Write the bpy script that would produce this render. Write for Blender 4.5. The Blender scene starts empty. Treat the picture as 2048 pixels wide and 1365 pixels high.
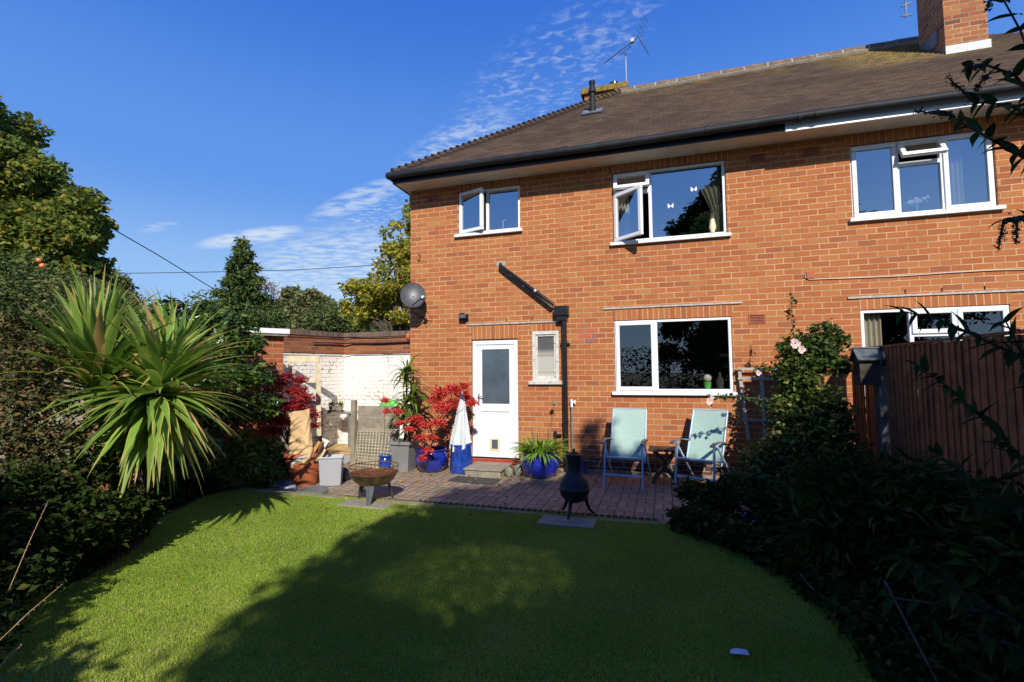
import bpy, math, random
import numpy as np
from mathutils import Vector, Matrix
sc = bpy.context.scene
col = sc.collection
R = math.radians
# ---------------------------------------------------------------- camera (solved from brick courses)
F_PX, YAW, PIT, ROL = 980.0, -.30083, .061536, -.008398
CAM = np.array([4.275, -7.7155, 1.5712])
_F = np.array([math.sin(YAW)*math.cos(PIT), math.cos(YAW)*math.cos(PIT), math.sin(PIT)])
_R = np.array([math.cos(YAW), -math.sin(YAW), 0.]); _U = np.cross(_R, _F)
_R2 = math.cos(ROL)*_R + math.sin(ROL)*_U; _U2 = -math.sin(ROL)*_R + math.cos(ROL)*_U
def ray(px, py): return _F + _R2*(px-1024)/F_PX - _U2*(py-682.5)/F_PX
def onY(px, py, Y=0.):
    d = ray(px, py); return CAM + d*((Y-CAM[1])/d[1])
def onZ(px, py, Z=0.):
    d = ray(px, py); return CAM + d*((Z-CAM[2])/d[2])
def at(px, py, dep): return CAM + ray(px, py)*dep
cd = bpy.data.cameras.new('camera'); cam = bpy.data.objects.new('camera', cd); col.objects.link(cam)
cam.matrix_world = Matrix(((_R2[0], _U2[0], -_F[0], CAM[0]), (_R2[1], _U2[1], -_F[1], CAM[1]), (_R2[2], _U2[2], -_F[2], CAM[2]), (0, 0, 0, 1)))
cd.sensor_width = 36; cd.lens = 36*F_PX/2048; cd.clip_start = .05; cd.clip_end = 3000
sc.camera = cam
# ---------------------------------------------------------------- light
SUN = -ray(940, 1440); SUN /= np.linalg.norm(SUN)
ELEV = math.asin(SUN[2]); AZ = math.atan2(SUN[0], SUN[1])
sd = bpy.data.lights.new('sun', 'SUN'); sd.energy = 5.0; sd.angle = R(.53); sd.color = (1, .93, .82)
so = bpy.data.objects.new('sun', sd); col.objects.link(so); so.location = (6, -20, 15)
so.rotation_euler = Vector(-SUN).to_track_quat('-Z', 'Y').to_euler()
sc.view_settings.view_transform = 'Standard'; sc.view_settings.look = 'None'
sc.view_settings.gamma = 1; sc.view_settings.exposure = EXPOSURE = .12
sc.view_settings.use_curve_mapping = False
sc.cycles.max_bounces = 6; sc.cycles.transparent_max_bounces = 12
sc.cycles.caustics_reflective = False; sc.cycles.caustics_refractive = False

# node expression helper
class X:
    def __init__(s, nt, v): s.nt = nt; s.v = v
    def _m(s, op, *a):
        n = s.nt.nodes.new('ShaderNodeMath'); n.operation = op
        for i, q in enumerate((s,)+a):
            q = q.v if isinstance(q, X) else q
            if isinstance(q, (int, float)): n.inputs[i].default_value = q
            else: s.nt.links.new(q, n.inputs[i])
        return X(s.nt, n.outputs[0])
    def __add__(s, o): return s._m('ADD', o)
    def __sub__(s, o): return s._m('SUBTRACT', o)
    def __mul__(s, o): return s._m('MULTIPLY', o)
    def __radd__(s, o): return s+o
    def __rmul__(s, o): return s*o
    def __rsub__(s, o): return s*-1.+o
    def __truediv__(s, o): return s._m('DIVIDE', o)
    def fl(s): return s._m('FLOOR')
    def fr(s): return s._m('FRACT')
    def ab(s): return s._m('ABSOLUTE')
    def mn(s, o): return s._m('MINIMUM', o)
    def mx(s, o): return s._m('MAXIMUM', o)
    def gt(s, o): return s._m('GREATER_THAN', o)
    def pw(s, o): return s._m('POWER', o)
    def mod(s, o): return s._m('FLOORED_MODULO', o)
    def step(s, a, b, lo=0., hi=1.):
        n = s.nt.nodes.new('ShaderNodeMapRange'); n.interpolation_type = 'SMOOTHSTEP'
        s.nt.links.new(s.v, n.inputs[0])
        n.inputs[1].default_value = a; n.inputs[2].default_value = b; n.inputs[3].default_value = lo; n.inputs[4].default_value = hi
        return X(s.nt, n.outputs[0])
def comb(nt, x, y, z):
    n = nt.nodes.new('ShaderNodeCombineXYZ')
    for i, q in enumerate((x, y, z)):
        q = q.v if isinstance(q, X) else q
        if isinstance(q, (int, float)): n.inputs[i].default_value = q
        else: nt.links.new(q, n.inputs[i])
    return n.outputs[0]
def sep(nt, v):
    n = nt.nodes.new('ShaderNodeSeparateXYZ'); nt.links.new(v, n.inputs[0]); return [X(nt, o) for o in n.outputs]
def mixc(nt, f, a, b):
    n = nt.nodes.new('ShaderNodeMix'); n.data_type = 'RGBA'
    for i, q in ((0, f), (6, a), (7, b)):
        q = q.v if isinstance(q, X) else q
        if isinstance(q, (int, float)): n.inputs[i].default_value = q
        elif isinstance(q, (tuple, list)): n.inputs[i].default_value = (*q[:3], 1)
        else: nt.links.new(q, n.inputs[i])
    return n.outputs[2]
def noise(nt, vec, scale, detail=3, rough=.5, dist=0):
    n = nt.nodes.new('ShaderNodeTexNoise'); nt.links.new(vec, n.inputs[0])
    n.inputs['Scale'].default_value = scale; n.inputs['Detail'].default_value = detail; n.inputs['Roughness'].default_value = rough; n.inputs['Distortion'].default_value = dist
    return X(nt, n.outputs[0])
def white(nt, vec):
    n = nt.nodes.new('ShaderNodeTexWhiteNoise'); n.noise_dimensions = '3D'; nt.links.new(vec, n.inputs[0]); return X(nt, n.outputs[0])
def tc(nt, k='Object'):
    n = nt.nodes.new('ShaderNodeTexCoord'); return n.outputs[k]
def scalev(nt, v, s):
    n = nt.nodes.new('ShaderNodeVectorMath'); n.operation = 'MULTIPLY'; nt.links.new(v, n.inputs[0]); n.inputs[1].default_value = s; return n.outputs[0]
def dotv(nt, v, d):
    n = nt.nodes.new('ShaderNodeVectorMath'); n.operation = 'DOT_PRODUCT'; nt.links.new(v, n.inputs[0]); n.inputs[1].default_value = tuple(float(q) for q in d); return X(nt, n.outputs['Value'])

# ---------------------------------------------------------------- world
w = bpy.data.worlds.new('World'); sc.world = w; w.use_nodes = True; nt = w.node_tree; nt.nodes.clear()
sky = nt.nodes.new('ShaderNodeTexSky'); sky.sky_type = 'NISHITA'; sky.sun_disc = False
sky.sun_elevation = ELEV; sky.sun_rotation = AZ; sky.ozone_density = 3.0; sky.air_density = 1.0; sky.dust_density = .2
hs = nt.nodes.new('ShaderNodeHueSaturation'); hs.inputs['Saturation'].default_value = 1.18; hs.inputs['Value'].default_value = 1.0
nt.links.new(sky.outputs[0], hs.inputs['Color'])
dvec = tc(nt, 'Generated')
dx, dy, dz = sep(nt, dvec)
dzz = dz.mx(.04)
pl = comb(nt, dx/dzz, dy/dzz, 0.)
cl = None
# (centre px, half length, half width, angle up to the right, strength, noise scale, lo, hi, squash)
for (cx, cy, a, b, ang, st, ns, lo, hi) in [
        (505, 474, 125, 20, 9, .80, 5, .25, .58), (660, 545, 230, 110, 14, .66, 6.5, .32, .66), (725, 395, 130, 26, 22, .60, 8, .30, .62), (610, 620, 260, 60, 0, .5, 4, .2, .6),
        (1080, 165, 270, 115, 38, .30, 22, .46, .72), (905, 295, 160, 50, 30, .5, 13, .38, .66), (315, 455, 50, 12, 10, .3, 8, .4, .6),
        (760, 450, 130, 60, 20, .5, 18, .48, .68), (1240, 60, 120, 70, 40, .32, 16, .48, .72)]:
    c = ray(cx, cy); c /= np.linalg.norm(c)
    e1 = ray(cx+10*math.cos(R(ang)), cy-10*math.sin(R(ang))); e1 /= np.linalg.norm(e1); e1 = e1-c; e1 -= c*(e1@c); s1 = np.linalg.norm(e1)/10; e1 /= np.linalg.norm(e1)
    e2 = np.cross(c, e1)
    u = dotv(nt, dvec, e1)/(a*s1); v = dotv(nt, dvec, e2)/(b*s1)
    front = dotv(nt, dvec, c).gt(.2)
    r2 = u*u+v*v
    m = r2.step(1.0, .12)*front
    nn = noise(nt, scalev(nt, pl, (1, 1.6, 1)), ns, 4, .55, .4)
    m = m*nn.step(lo, hi)*st
    cl = m if cl is None else cl.mx(m)
gr = nt.nodes.new('ShaderNodeValToRGB'); nt.links.new(dz.v, gr.inputs[0]); gr.color_ramp.interpolation = 'EASE'
for i_, (p_, c_) in enumerate([(0., (.50, .70, 1.0)), (.14, (.34, .58, .98)), (.36, (.13, .34, .90)), (.64, (.045, .19, .76)), (1., (.025, .11, .50))]):
    e_ = gr.color_ramp.elements[i_] if i_ < 2 else gr.color_ramp.elements.new(p_)
    e_.position = p_; e_.color = (*c_, 1)
gv = nt.nodes.new('ShaderNodeVectorMath'); gv.operation = 'SCALE'; nt.links.new(gr.outputs[0], gv.inputs[0]); gv.inputs['Scale'].default_value = 10.6
skc = mixc(nt, .86, hs.outputs[0], gv.outputs[0])
skc = mixc(nt, cl, skc, (7.6, 8.6, 9.8))
bg = nt.nodes.new('ShaderNodeBackground'); nt.links.new(skc, bg.inputs[0]); bg.inputs[1].default_value = SKY_STRENGTH = .085
wo = nt.nodes.new('ShaderNodeOutputWorld'); nt.links.new(bg.outputs[0], wo.inputs[0])

# ---------------------------------------------------------------- materials
def newmat(name):
    m = bpy.data.materials.new(name); m.use_nodes = True; nt = m.node_tree
    return m, nt, nt.nodes['Principled BSDF']
def bump(nt, b, h, strength=.4, dist=.01):
    n = nt.nodes.new('ShaderNodeBump'); n.inputs['Strength'].default_value = strength; n.inputs['Distance'].default_value = dist
    nt.links.new(h.v if isinstance(h, X) else h, n.inputs['Height']); nt.links.new(n.outputs[0], b.inputs['Normal'])
def simple(name, c, rough=.6, var=.15, scale=6., metal=0., spec=.5, bmp=.15, c2=None, amount=.5, coat=0.):
    m, nt, b = newmat(name); o = tc(nt)
    n = noise(nt, o, scale, 5, .6)
    a = tuple(q*(1-var) for q in c); z = tuple(min(1, q*(1+var)) for q in c)
    cc = mixc(nt, n.step(.3, .7), a, z)
    if c2: cc = mixc(nt, noise(nt, o, scale*2.3, 6, .65).step(.5+.25*(1-amount), .62+.25*(1-amount)), cc, c2)
    nt.links.new(cc, b.inputs['Base Color']); b.inputs['Roughness'].default_value = rough; b.inputs['Metallic'].default_value = metal
    b.inputs['Specular IOR Level'].default_value = spec; b.inputs['Coat Weight'].default_value = coat
    if bmp: bump(nt, b, noise(nt, o, scale*9, 4, .6), bmp, .004)
    return m
CH, BW = .0825, .228      # course height, brick length with joint
def brick(name, ax=0, cols=((.42,.143,.050),(.375,.120,.043),(.45,.170,.060),(.31,.102,.047)), mort=(.62,.385,.21), w=BW, h=CH, joint=.011, zoff=4.55, xoff=0., paint=None, bond=.5, rough=.9, soldier=False, stain=.35, fine=1.):
    m, nt, b = newmat(name); o = tc(nt); x, y, z = sep(nt, o)
    u = (x, y)[ax] if ax < 2 else (x+y)
    vv = z - (zoff - 100*h)
    wob = noise(nt, o, 7, 3, .6) - .5
    wob2 = noise(nt, scalev(nt, o, (1, 1, 1.01)), 23, 3, .6) - .5
    vv = vv + wob*.012 + wob2*.004
    r = (vv/h).fl(); fv = (vv/h).fr()
    uu = u - xoff + 50*w + (r*bond).mod(1.)*w + wob2*.006
    if soldier:
        r = u*0; fv = fv*0+.5; uu = u + wob2*.004
    c = (uu/w).fl(); fu = (uu/w).fr()
    rid = comb(nt, c, r, 1.7); rn = white(nt, rid); rn2 = white(nt, comb(nt, c, r, 9.1))
    du = (.5-(fu-.5).ab())*w
    dv = (.5-(fv-.5).ab())*h if not soldier else du*0+1
    d = du.mn(dv) + (noise(nt, o, 60, 3, .6)-.5)*.006
    mask = d.step(joint*.36, joint*.72)
    k = mixc(nt, rn.step(.0, .45), cols[1], cols[0]); k = mixc(nt, rn.step(.55, .95), k, cols[2]); k = mixc(nt, rn2.gt(.93)*.8, k, cols[3])
    k = mixc(nt, rn2.step(.2, .0)*.5, k, (cols[2][0]*1.05, cols[2][1]*1.35, cols[2][2]*1.3))
    k = mixc(nt, (noise(nt, o, 30, 5, .7).step(.35, .75))*.28, k, tuple(q*.6 for q in cols[0]))
    k = mixc(nt, noise(nt, o, 1.1, 4, .6).step(.45, .75)*stain*.5, k, tuple(q*.6 for q in cols[1]))
    mc = mixc(nt, noise(nt, o, 3, 4, .6).step(.35, .7), mort, tuple(q*.62 for q in mort))
    mc = mixc(nt, z.step(1.7, .8)*noise(nt, o, 2.5, 4, .6).step(.3, .6)*.75, mc, tuple((q*.5+.17) for q in mort[:1])+(.29, .21))
    k = mixc(nt, mask, mc, k)
    if paint:
        pn = noise(nt, o, 14, 5, .7); big = noise(nt, o, 1.6, 3, .6)
        keep = (pn + big*.9 + mask*.13).step(.84, .92)*z.step(1.98, 1.965)
        pc = mixc(nt, noise(nt, o, 5, 4, .6).step(.4, .8), paint, tuple(q*.86 for q in paint))
        pc = mixc(nt, mask*-1.+1., pc, tuple(q*.84 for q in paint)); k = mixc(nt, keep, k, pc)
    nt.links.new(k, b.inputs['Base Color']); b.inputs['Roughness'].default_value = rough; b.inputs['Specular IOR Level'].default_value = .25
    bump(nt, b, mask + noise(nt, o, 70, 4, .7)*.35*fine + rn*.25, .55, .006)
    return m
def leafmat(name, a, bcol, c, rough=.5, trans=.28, spec=.35, rare=.12, straw=False):
    m, nt, b = newmat(name)
    at_ = nt.nodes.new('ShaderNodeAttribute'); at_.attribute_name = 'rnd'; r = X(nt, at_.outputs['Fac'])
    k = mixc(nt, r.step(0., .8), a, bcol); k = mixc(nt, (r*37.7).fr().gt(1-rare), k, c)
    k = mixc(nt, noise(nt, tc(nt), 1.3, 2, .5).step(.3, .7)*.3, k, tuple(q*.6 for q in a))
    if straw: k = mixc(nt, r.step(.74, .93)*.75, k, c)
    nt.links.new(k, b.inputs['Base Color']); b.inputs['Roughness'].default_value = rough; b.inputs['Specular IOR Level'].default_value = spec
    t = nt.nodes.new('ShaderNodeBsdfTranslucent'); nt.links.new(k, t.inputs[0])
    s = nt.nodes.new('ShaderNodeMixShader'); s.inputs[0].default_value = trans
    nt.links.new(b.outputs[0], s.inputs[1]); nt.links.new(t.outputs[0], s.inputs[2])
    nt.links.new(s.outputs[0], nt.nodes['Material Output'].inputs[0])
    return m
def bladed(name, a, edge, tip, rough=.45, trans=.2, spec=.4):     # sword leaves: uv.x across, uv.y along
    m, nt, b = newmat(name)
    ax = nt.nodes.new('ShaderNodeAttribute'); ax.attribute_name = 'bl'; u, v, r = sep(nt, ax.outputs['Vector'])
    k = mixc(nt, r.step(.1, .9), a, tuple(min(1, q*1.7) for q in a))
    k = mixc(nt, (u-.5).ab().step(.30, .46)*r.step(.1, .6)*.9, k, edge)
    k = mixc(nt, v.step(.72, 1.)*r.step(.35, .8), k, tip)
    k = mixc(nt, (r*13.3).fr().gt(.92)*v.step(.1, .5), k, tip)
    k = mixc(nt, (noise(nt, comb(nt, u*30, v*1.5, r*9), 1, 2)).step(.4, .7)*.35, k, tuple(q*.55 for q in a))
    nt.links.new(k, b.inputs['Base Color']); b.inputs['Roughness'].default_value = rough; b.inputs['Specular IOR Level'].default_value = spec
    t = nt.nodes.new('ShaderNodeBsdfTranslucent'); nt.links.new(k, t.inputs[0])
    s = nt.nodes.new('ShaderNodeMixShader'); s.inputs[0].default_value = trans
    nt.links.new(b.outputs[0], s.inputs[1]); nt.links.new(t.outputs[0], s.inputs[2])
    nt.links.new(s.outputs[0], nt.nodes['Material Output'].inputs[0])
    return m
def glassmat(name, refl=.42, tint=(.8, .85, .85), rough=.0):
    m, nt, b = newmat(name); nt.nodes.remove(b)
    g = nt.nodes.new('ShaderNodeBsdfGlossy'); g.inputs['Roughness'].default_value = rough; g.inputs[0].default_value = (.93, .97, 1, 1)
    t = nt.nodes.new('ShaderNodeBsdfTransparent'); t.inputs[0].default_value = (*tint, 1)
    fr = nt.nodes.new('ShaderNodeFresnel'); fr.inputs[0].default_value = 1.5
    f = X(nt, fr.outputs[0])*.9+refl
    s = nt.nodes.new('ShaderNodeMixShader'); nt.links.new(f.v, s.inputs[0]); nt.links.new(t.outputs[0], s.inputs[1]); nt.links.new(g.outputs[0], s.inputs[2])
    o = tc(nt); bn = nt.nodes.new('ShaderNodeBump'); bn.inputs['Strength'].default_value = .10; bn.inputs['Distance'].default_value = .004
    nt.links.new(noise(nt, o, 2.2, 1).v, bn.inputs['Height']); nt.links.new(bn.outputs[0], g.inputs['Normal'])
    nt.links.new(s.outputs[0], nt.nodes['Material Output'].inputs[0])
    return m
M = {}
M['brick'] = brick('brick_wall_material', 0)
M['brick_side'] = brick('brick_side_material', 1)
M['soldier'] = brick('soldier_brick_material', 0, w=.0795, soldier=True, xoff=0)
M['brick_old'] = brick('weathered_brick_material', 2, cols=((.25,.085,.04),(.17,.06,.035),(.36,.12,.05),(.10,.05,.035)), mort=(.36,.25,.16), zoff=2.46)
M['brick_paint'] = brick('painted_brick_material', 2, cols=((.28,.10,.05),(.22,.08,.04),(.34,.12,.05),(.16,.07,.04)), mort=(.33,.2,.12), zoff=2.46, paint=(.83,.81,.76), joint=.012)
M['brick_garage'] = brick('garage_brick_material', 2, cols=((.36,.095,.035),(.29,.075,.03),(.42,.12,.045),(.2,.065,.035)), mort=(.42,.30,.18), joint=.014, zoff=2.3)
M['chimney'] = brick('chimney_brick_material', 2, cols=((.34,.11,.05),(.25,.08,.04),(.42,.16,.06),(.15,.06,.04)), mort=(.42,.32,.19), joint=.015)
M['upvc'] = simple('white_plastic', (.80, .82, .84), .28, .03, 3, bmp=0)
M['cream'] = simple('cream_plastic', (.72, .62, .40), .4, .04, 5, bmp=0)
M['glass'] = glassmat('window_glass', .42)
M['glass_dim'] = glassmat('clear_glass', .10, (.9, .92, .9))
M['frost'] = simple('obscure_glass', (.075, .105, .13), .30, .18, 3, spec=.8, bmp=.5)
M['black'] = simple('black_plastic', (.012, .013, .015), .28, .3, 5, spec=.6, bmp=.05)
M['gutter'] = simple('gutter_plastic', (.016, .018, .021), .6, .3, 6, spec=.25, bmp=.05)
M['soffit'] = simple('soffit_board', (.62, .56, .47), .6, .08, 4)
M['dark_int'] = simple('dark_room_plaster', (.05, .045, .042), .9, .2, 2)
M['int_pale'] = simple('pale_plaster', (.34, .33, .27), .8, .08, 2)
M['lead'] = simple('lead_flashing', (.20, .22, .25), .45, .25, 9, metal=.3)
M['strip'] = simple('weathered_metal_strip', (.42, .40, .37), .6, .2, 20)
M['ridge'] = simple('ridge_tile', (.17, .11, .075), .9, .25, 6, c2=(.34, .32, .25), amount=.75)
M['mortar'] = simple('mortar', (.33, .30, .25), .95, .2, 12)
M['lichen'] = simple('lichen_concrete', (.22, .145, .03), .95, .35, 14, c2=(.12, .10, .07))
M['grey_metal'] = simple('grey_metal', (.30, .31, .32), .45, .2, 12, metal=.5)
M['rust'] = simple('rusty_steel', (.20, .075, .03), .8, .4, 18, metal=.3, bmp=.4, c2=(.09, .05, .03))
M['pit'] = simple('fire_pit_bowl_metal', (.17, .12, .07), .35, .35, 7, metal=.7, c2=(.10, .05, .025))
M['pitleg'] = simple('grey_painted_steel', (.13, .15, .16), .5, .3, 14, metal=.4)
M['iron'] = simple('cast_iron', (.014, .015, .018), .55, .3, 20, spec=.5, bmp=.5)
M['terra'] = simple('terracotta', (.42, .115, .045), .75, .14, 5, bmp=.2)
M['blueglaze'] = simple('blue_glaze', (.010, .022, .26), .10, .5, 7, spec=.8, coat=.6, bmp=.05, c2=(.02, .07, .42), amount=.35)
M['blueglaze2'] = simple('bright_blue_glaze', (.010, .05, .30), .12, .3, 9, spec=.8, coat=.6, bmp=.05)
M['zinc'] = simple('grey_planter_zinc', (.25, .255, .26), .5, .12, 5, metal=.2)
M['paper'] = simple('brown_paper', (.62, .42, .21), .8, .07, 7, bmp=.4)
M['canvas'] = simple('parasol_canvas', (.60, .66, .70), .8, .05, 8)
M['sling'] = simple('aqua_mesh_fabric', (.35, .50, .44), .75, .06, 40, bmp=.3)
M['chairblue'] = simple('blue_white_frame', (.42, .58, .74), .35, .05, 8, bmp=0)
M['soil'] = simple('soil', (.040, .024, .013), 1., .45, 6, bmp=1.)
M['wood_grey'] = simple('weathered_wood', (.27, .235, .18), .85, .22, 9, bmp=.5, c2=(.16, .13, .10))
M['wood_pale'] = simple('pale_timber', (.62, .54, .36), .75, .12, 8)
M['wood_orange'] = simple('split_firewood', (.52, .25, .08), .8, .25, 12, bmp=.6)
M['wood_dark'] = simple('dark_wood', (.06, .042, .032), .8, .3, 12)
M['fence'] = simple('brown_fence_board', (.21, .085, .034), .85, .35, 5, bmp=.5, c2=(.12, .10, .09))
M['concrete'] = simple('concrete', (.27, .235, .185), .95, .15, 7, bmp=.5, c2=(.25, .21, .16))
M['slate'] = simple('grey_mat_rubber', (.15, .15, .155), .85, .12, 9)
M['cloth'] = simple('pale_cloth', (.60, .56, .50), .9, .1, 9)
M['bark'] = simple('bark', (.085, .06, .04), .95, .4, 14, bmp=1.)
M['stem'] = simple('green_stem', (.10, .13, .05), .7, .2, 14)
M['pinkflower'] = simple('pale_rose_petal', (.80, .60, .55), .6, .08, 14)
M['redpaint'] = simple('red_tile_paint', (.40, .06, .03), .6, .2, 10)
M['peel'] = simple('peeling_white_paint', (.60, .59, .54), .8, .1, 9, c2=(.16, .14, .12), amount=.75, bmp=.6)
M['curtain'] = simple('cream_curtain', (.55, .50, .40), .9, .08, 5)
M['orangeroof'] = simple('clay_roof_tile', (.36, .12, .05), .9, .2, 4)
M['stone'] = simple('green_grey_stone', (.19, .20, .15), .7, .25, 7)
M['wiremesh'] = simple('cream_coated_wire', (.55, .52, .36), .5, .08, 9, bmp=0)
M['trellis_wood'] = simple('silvered_wood', (.42, .37, .30), .85, .2, 9, bmp=.4)
M['straw'] = simple('dry_straw', (.40, .26, .13), .8, .2, 20)
M['ink'] = simple('black_ink', (.02, .02, .02), .7, .1, 9, bmp=0)
M['petal_purple'] = simple('purple_petal', (.14, .05, .20), .6, .1, 9)
M['apple'] = simple('red_yellow_apple', (.60, .20, .06), .35, .3, 12, bmp=0)
M['green'] = simple('lime_green_plastic', (.14, .55, .10), .35, .05, 9, bmp=0)
M['dish'] = simple('dish_paint', (.085, .09, .10), .45, .15, 4, metal=.2)
# translucent storage bin
m, nt_, b_ = newmat('translucent_bin_plastic'); b_.inputs['Base Color'].default_value = (.62, .64, .68, 1); b_.inputs['Roughness'].default_value = .3
t_ = nt_.nodes.new('ShaderNodeBsdfTranslucent'); t_.inputs[0].default_value = (.7, .7, .74, 1); tr_ = nt_.nodes.new('ShaderNodeBsdfTransparent'); tr_.inputs[0].default_value = (.9, .9, .92, 1)
s1_ = nt_.nodes.new('ShaderNodeMixShader'); s1_.inputs[0].default_value = .35; nt_.links.new(b_.outputs[0], s1_.inputs[1]); nt_.links.new(t_.outputs[0], s1_.inputs[2])
s2_ = nt_.nodes.new('ShaderNodeMixShader'); s2_.inputs[0].default_value = .25; nt_.links.new(s1_.outputs[0], s2_.inputs[1]); nt_.links.new(tr_.outputs[0], s2_.inputs[2]); nt_.links.new(s2_.outputs[0], nt_.nodes['Material Output'].inputs[0])
M['bin'] = m
# glass ball
m, nt_, b_ = newmat('glass_ball_material'); b_.inputs['Base Color'].default_value = (.75, .8, .85, 1); b_.inputs['Roughness'].default_value = .03; b_.inputs['Transmission Weight'].default_value = .85
M['ball'] = m
# frosted louvre pane of the old window
m, nt, b = newmat('frosted_pane_material'); o = tc(nt); x, y, z = sep(nt, o)
k = mixc(nt, z.step(1.80, 1.95), (.46, .46, .40), (.10, .10, .10)); k = mixc(nt, (z-1.82).ab().step(.03, .0)*.6, k, (.25, .18, .10)); k = mixc(nt, (z-1.55).ab().step(.02, .0)*.6, k, (.28, .22, .12))
k = mixc(nt, noise(nt, o, 90, 3).step(.6, .75)*.5, k, (.5, .5, .48)); nt.links.new(k, b.inputs['Base Color']); b.inputs['Roughness'].default_value = .2; bump(nt, b, noise(nt, o, 60, 2), .6, .004)
M['frosted_pane'] = m
# roof tiles
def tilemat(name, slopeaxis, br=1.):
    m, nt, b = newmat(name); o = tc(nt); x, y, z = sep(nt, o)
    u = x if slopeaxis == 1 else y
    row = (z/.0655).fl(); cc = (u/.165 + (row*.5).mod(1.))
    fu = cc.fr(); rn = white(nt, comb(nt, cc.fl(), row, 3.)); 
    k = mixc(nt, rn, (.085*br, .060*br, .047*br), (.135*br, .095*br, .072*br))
    k = mixc(nt, noise(nt, o, .9, 4, .6).step(.40, .65)*.65, k, (.075, .055, .05))
    hi = z.step(7.0, 7.9)
    k = mixc(nt, noise(nt, o, 2.2, 5, .65).step(.42, .70)*hi*.8, k, (.24, .17, .045))
    spot = (x-8.6).ab().step(1.5, .3)*z.step(6.4, 7.0)
    k = mixc(nt, spot*noise(nt, o, 6, 4, .7).step(.3, .6)*.85, k, (.33, .25, .09))
    k = mixc(nt, noise(nt, o, 40, 4, .7).step(.6, .8)*.4, k, (.30, .26, .19))
    gap = (.5-(fu-.5).ab()).step(.015, .03)*.5+.5
    k = mixc(nt, gap, (.03, .022, .02), k)
    nt.links.new(k, b.inputs['Base Color']); b.inputs['Roughness'].default_value = .92; b.inputs['Specular IOR Level'].default_value = .2
    bump(nt, b, gap + rn*.5 + noise(nt, o, 50, 3)*.4, .6, .006); return m
M['tile_edge_lit'] = tilemat('tile_edge_lit_material', 1, 1.25)  # same tiles brightened in colour, imitating sunlit butt faces
M['tile'] = tilemat('roof_tile_material', 1, .62); M['tile_side'] = tilemat('roof_tile_side_material', 0)  # slope copy darkened in colour to set off the painted sunlit edges
# patio pavers: basket weave of blocks
m, nt, b = newmat('paver_material'); o = tc(nt); x, y, z = sep(nt, o)
S = .205; wq = (noise(nt, o, 6, 2)-.5)*.018; X_ = x+50+wq; Y_ = y+50+wq
cxn = (X_/S).fl(); cyn = (Y_/S).fl(); par = (cxn+cyn).mod(2.); fu = (X_/S).fr(); fv = (Y_/S).fr()
a1 = (fu*2).fr(); a2 = (fv*2).fr()
d1 = (.5-(a1-.5).ab())*.5*S; d2 = (.5-(a2-.5).ab())*.5*S; e1 = (.5-(fu-.5).ab())*S; e2 = (.5-(fv-.5).ab())*S
dA = d1.mn(e2); dB = d2.mn(e1); d = dA*par + dB*(par*-1+1)
sub = (fu*2).fl()*par + (fv*2).fl()*(par*-1+1)
rn = white(nt, comb(nt, cxn, cyn, sub)); d = d+(noise(nt, o, 45, 3)-.5)*.006
mk = d.step(.002, .009)
k = mixc(nt, rn, (.27, .20, .135), (.40, .30, .205)); k = mixc(nt, noise(nt, o, 1.5, 4, .6).step(.4, .7)*.5, k, (.21, .165, .115)); k = mixc(nt, noise(nt, o, 25, 5, .7).step(.5, .8)*.5, k, (.14, .10, .075))
k = mixc(nt, mk, (.07, .055, .035), k); nt.links.new(k, b.inputs['Base Color']); b.inputs['Roughness'].default_value = .95
bump(nt, b, mk + rn*.3 + noise(nt, o, 60, 3)*.4, .7, .008); M['paver'] = m
# lawn sheet
m, nt, b = newmat('lawn_material'); o = tc(nt)
k = mixc(nt, noise(nt, o, 2.0, 5, .6).step(.35, .65), (.12, .20, .022), (.19, .26, .040)); k = mixc(nt, noise(nt, o, 5, 5, .7).step(.5, .68)*.7, k, (.28, .24, .09)); k = mixc(nt, noise(nt, o, 150, 3, .7).step(.4, .7)*.5, k, (.03, .05, .01))
nt.links.new(k, b.inputs['Base Color']); b.inputs['Roughness'].default_value = 1.; bump(nt, b, noise(nt, o, 180, 3), 1., .02); M['lawn'] = m
M['field'] = simple('distant_ground', (.10, .10, .05), 1., .3, .5)
M['gravel'] = simple('yard_paving_sand', (.36, .27, .13), .95, .3, 3, bmp=.5, c2=(.2, .15, .09))
# foliage
L = {}
L['grass'] = leafmat('grass_blade', (.25, .410, .036), (.43, .540, .080), (.68, .60, .25), .7, .38, .10, .10, True)
L['sycamore'] = leafmat('sycamore_leaf', (.095, .160, .028), (.25, .290, .050), (.46, .30, .05), .55, .38, .2, .09)
L['yellow'] = leafmat('autumn_maple_leaf', (.40, .37, .05), (.62, .48, .06), (.27, .36, .055), .6, .45, .15, .35)
L['apple'] = leafmat('apple_leaf', (.07, .12, .03), (.15, .19, .055), (.24, .22, .08), .6, .3, .3)
L['conifer'] = leafmat('conifer_foliage', (.042, .100, .026), (.13, .185, .048), (.22, .19, .06), .75, .2, .15)
L['oak'] = leafmat('olive_tree_leaf', (.125, .150, .055), (.22, .235, .09), (.27, .24, .10), .7, .25, .15)
L['laurel'] = leafmat('glossy_laurel_leaf', (.022, .070, .012), (.085, .150, .022), (.22, .24, .04), .28, .15, .5)
L['dark'] = leafmat('dark_shrub_leaf', (.018, .040, .008), (.042, .068, .013), (.10, .10, .03), .75, .2, .06)
L['brown'] = leafmat('bronze_shrub_leaf', (.055, .080, .024), (.125, .130, .040), (.24, .13, .055), .6, .2, .2, .22)
L['red'] = leafmat('red_maple_leaf', (.60, .045, .042), (.85, .11, .085), (.88, .22, .12), .55, .40, .3)
L['darkred'] = leafmat('crimson_maple_leaf', (.24, .014, .020), (.48, .030, .038), (.62, .07, .06), .55, .30, .3)
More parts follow.
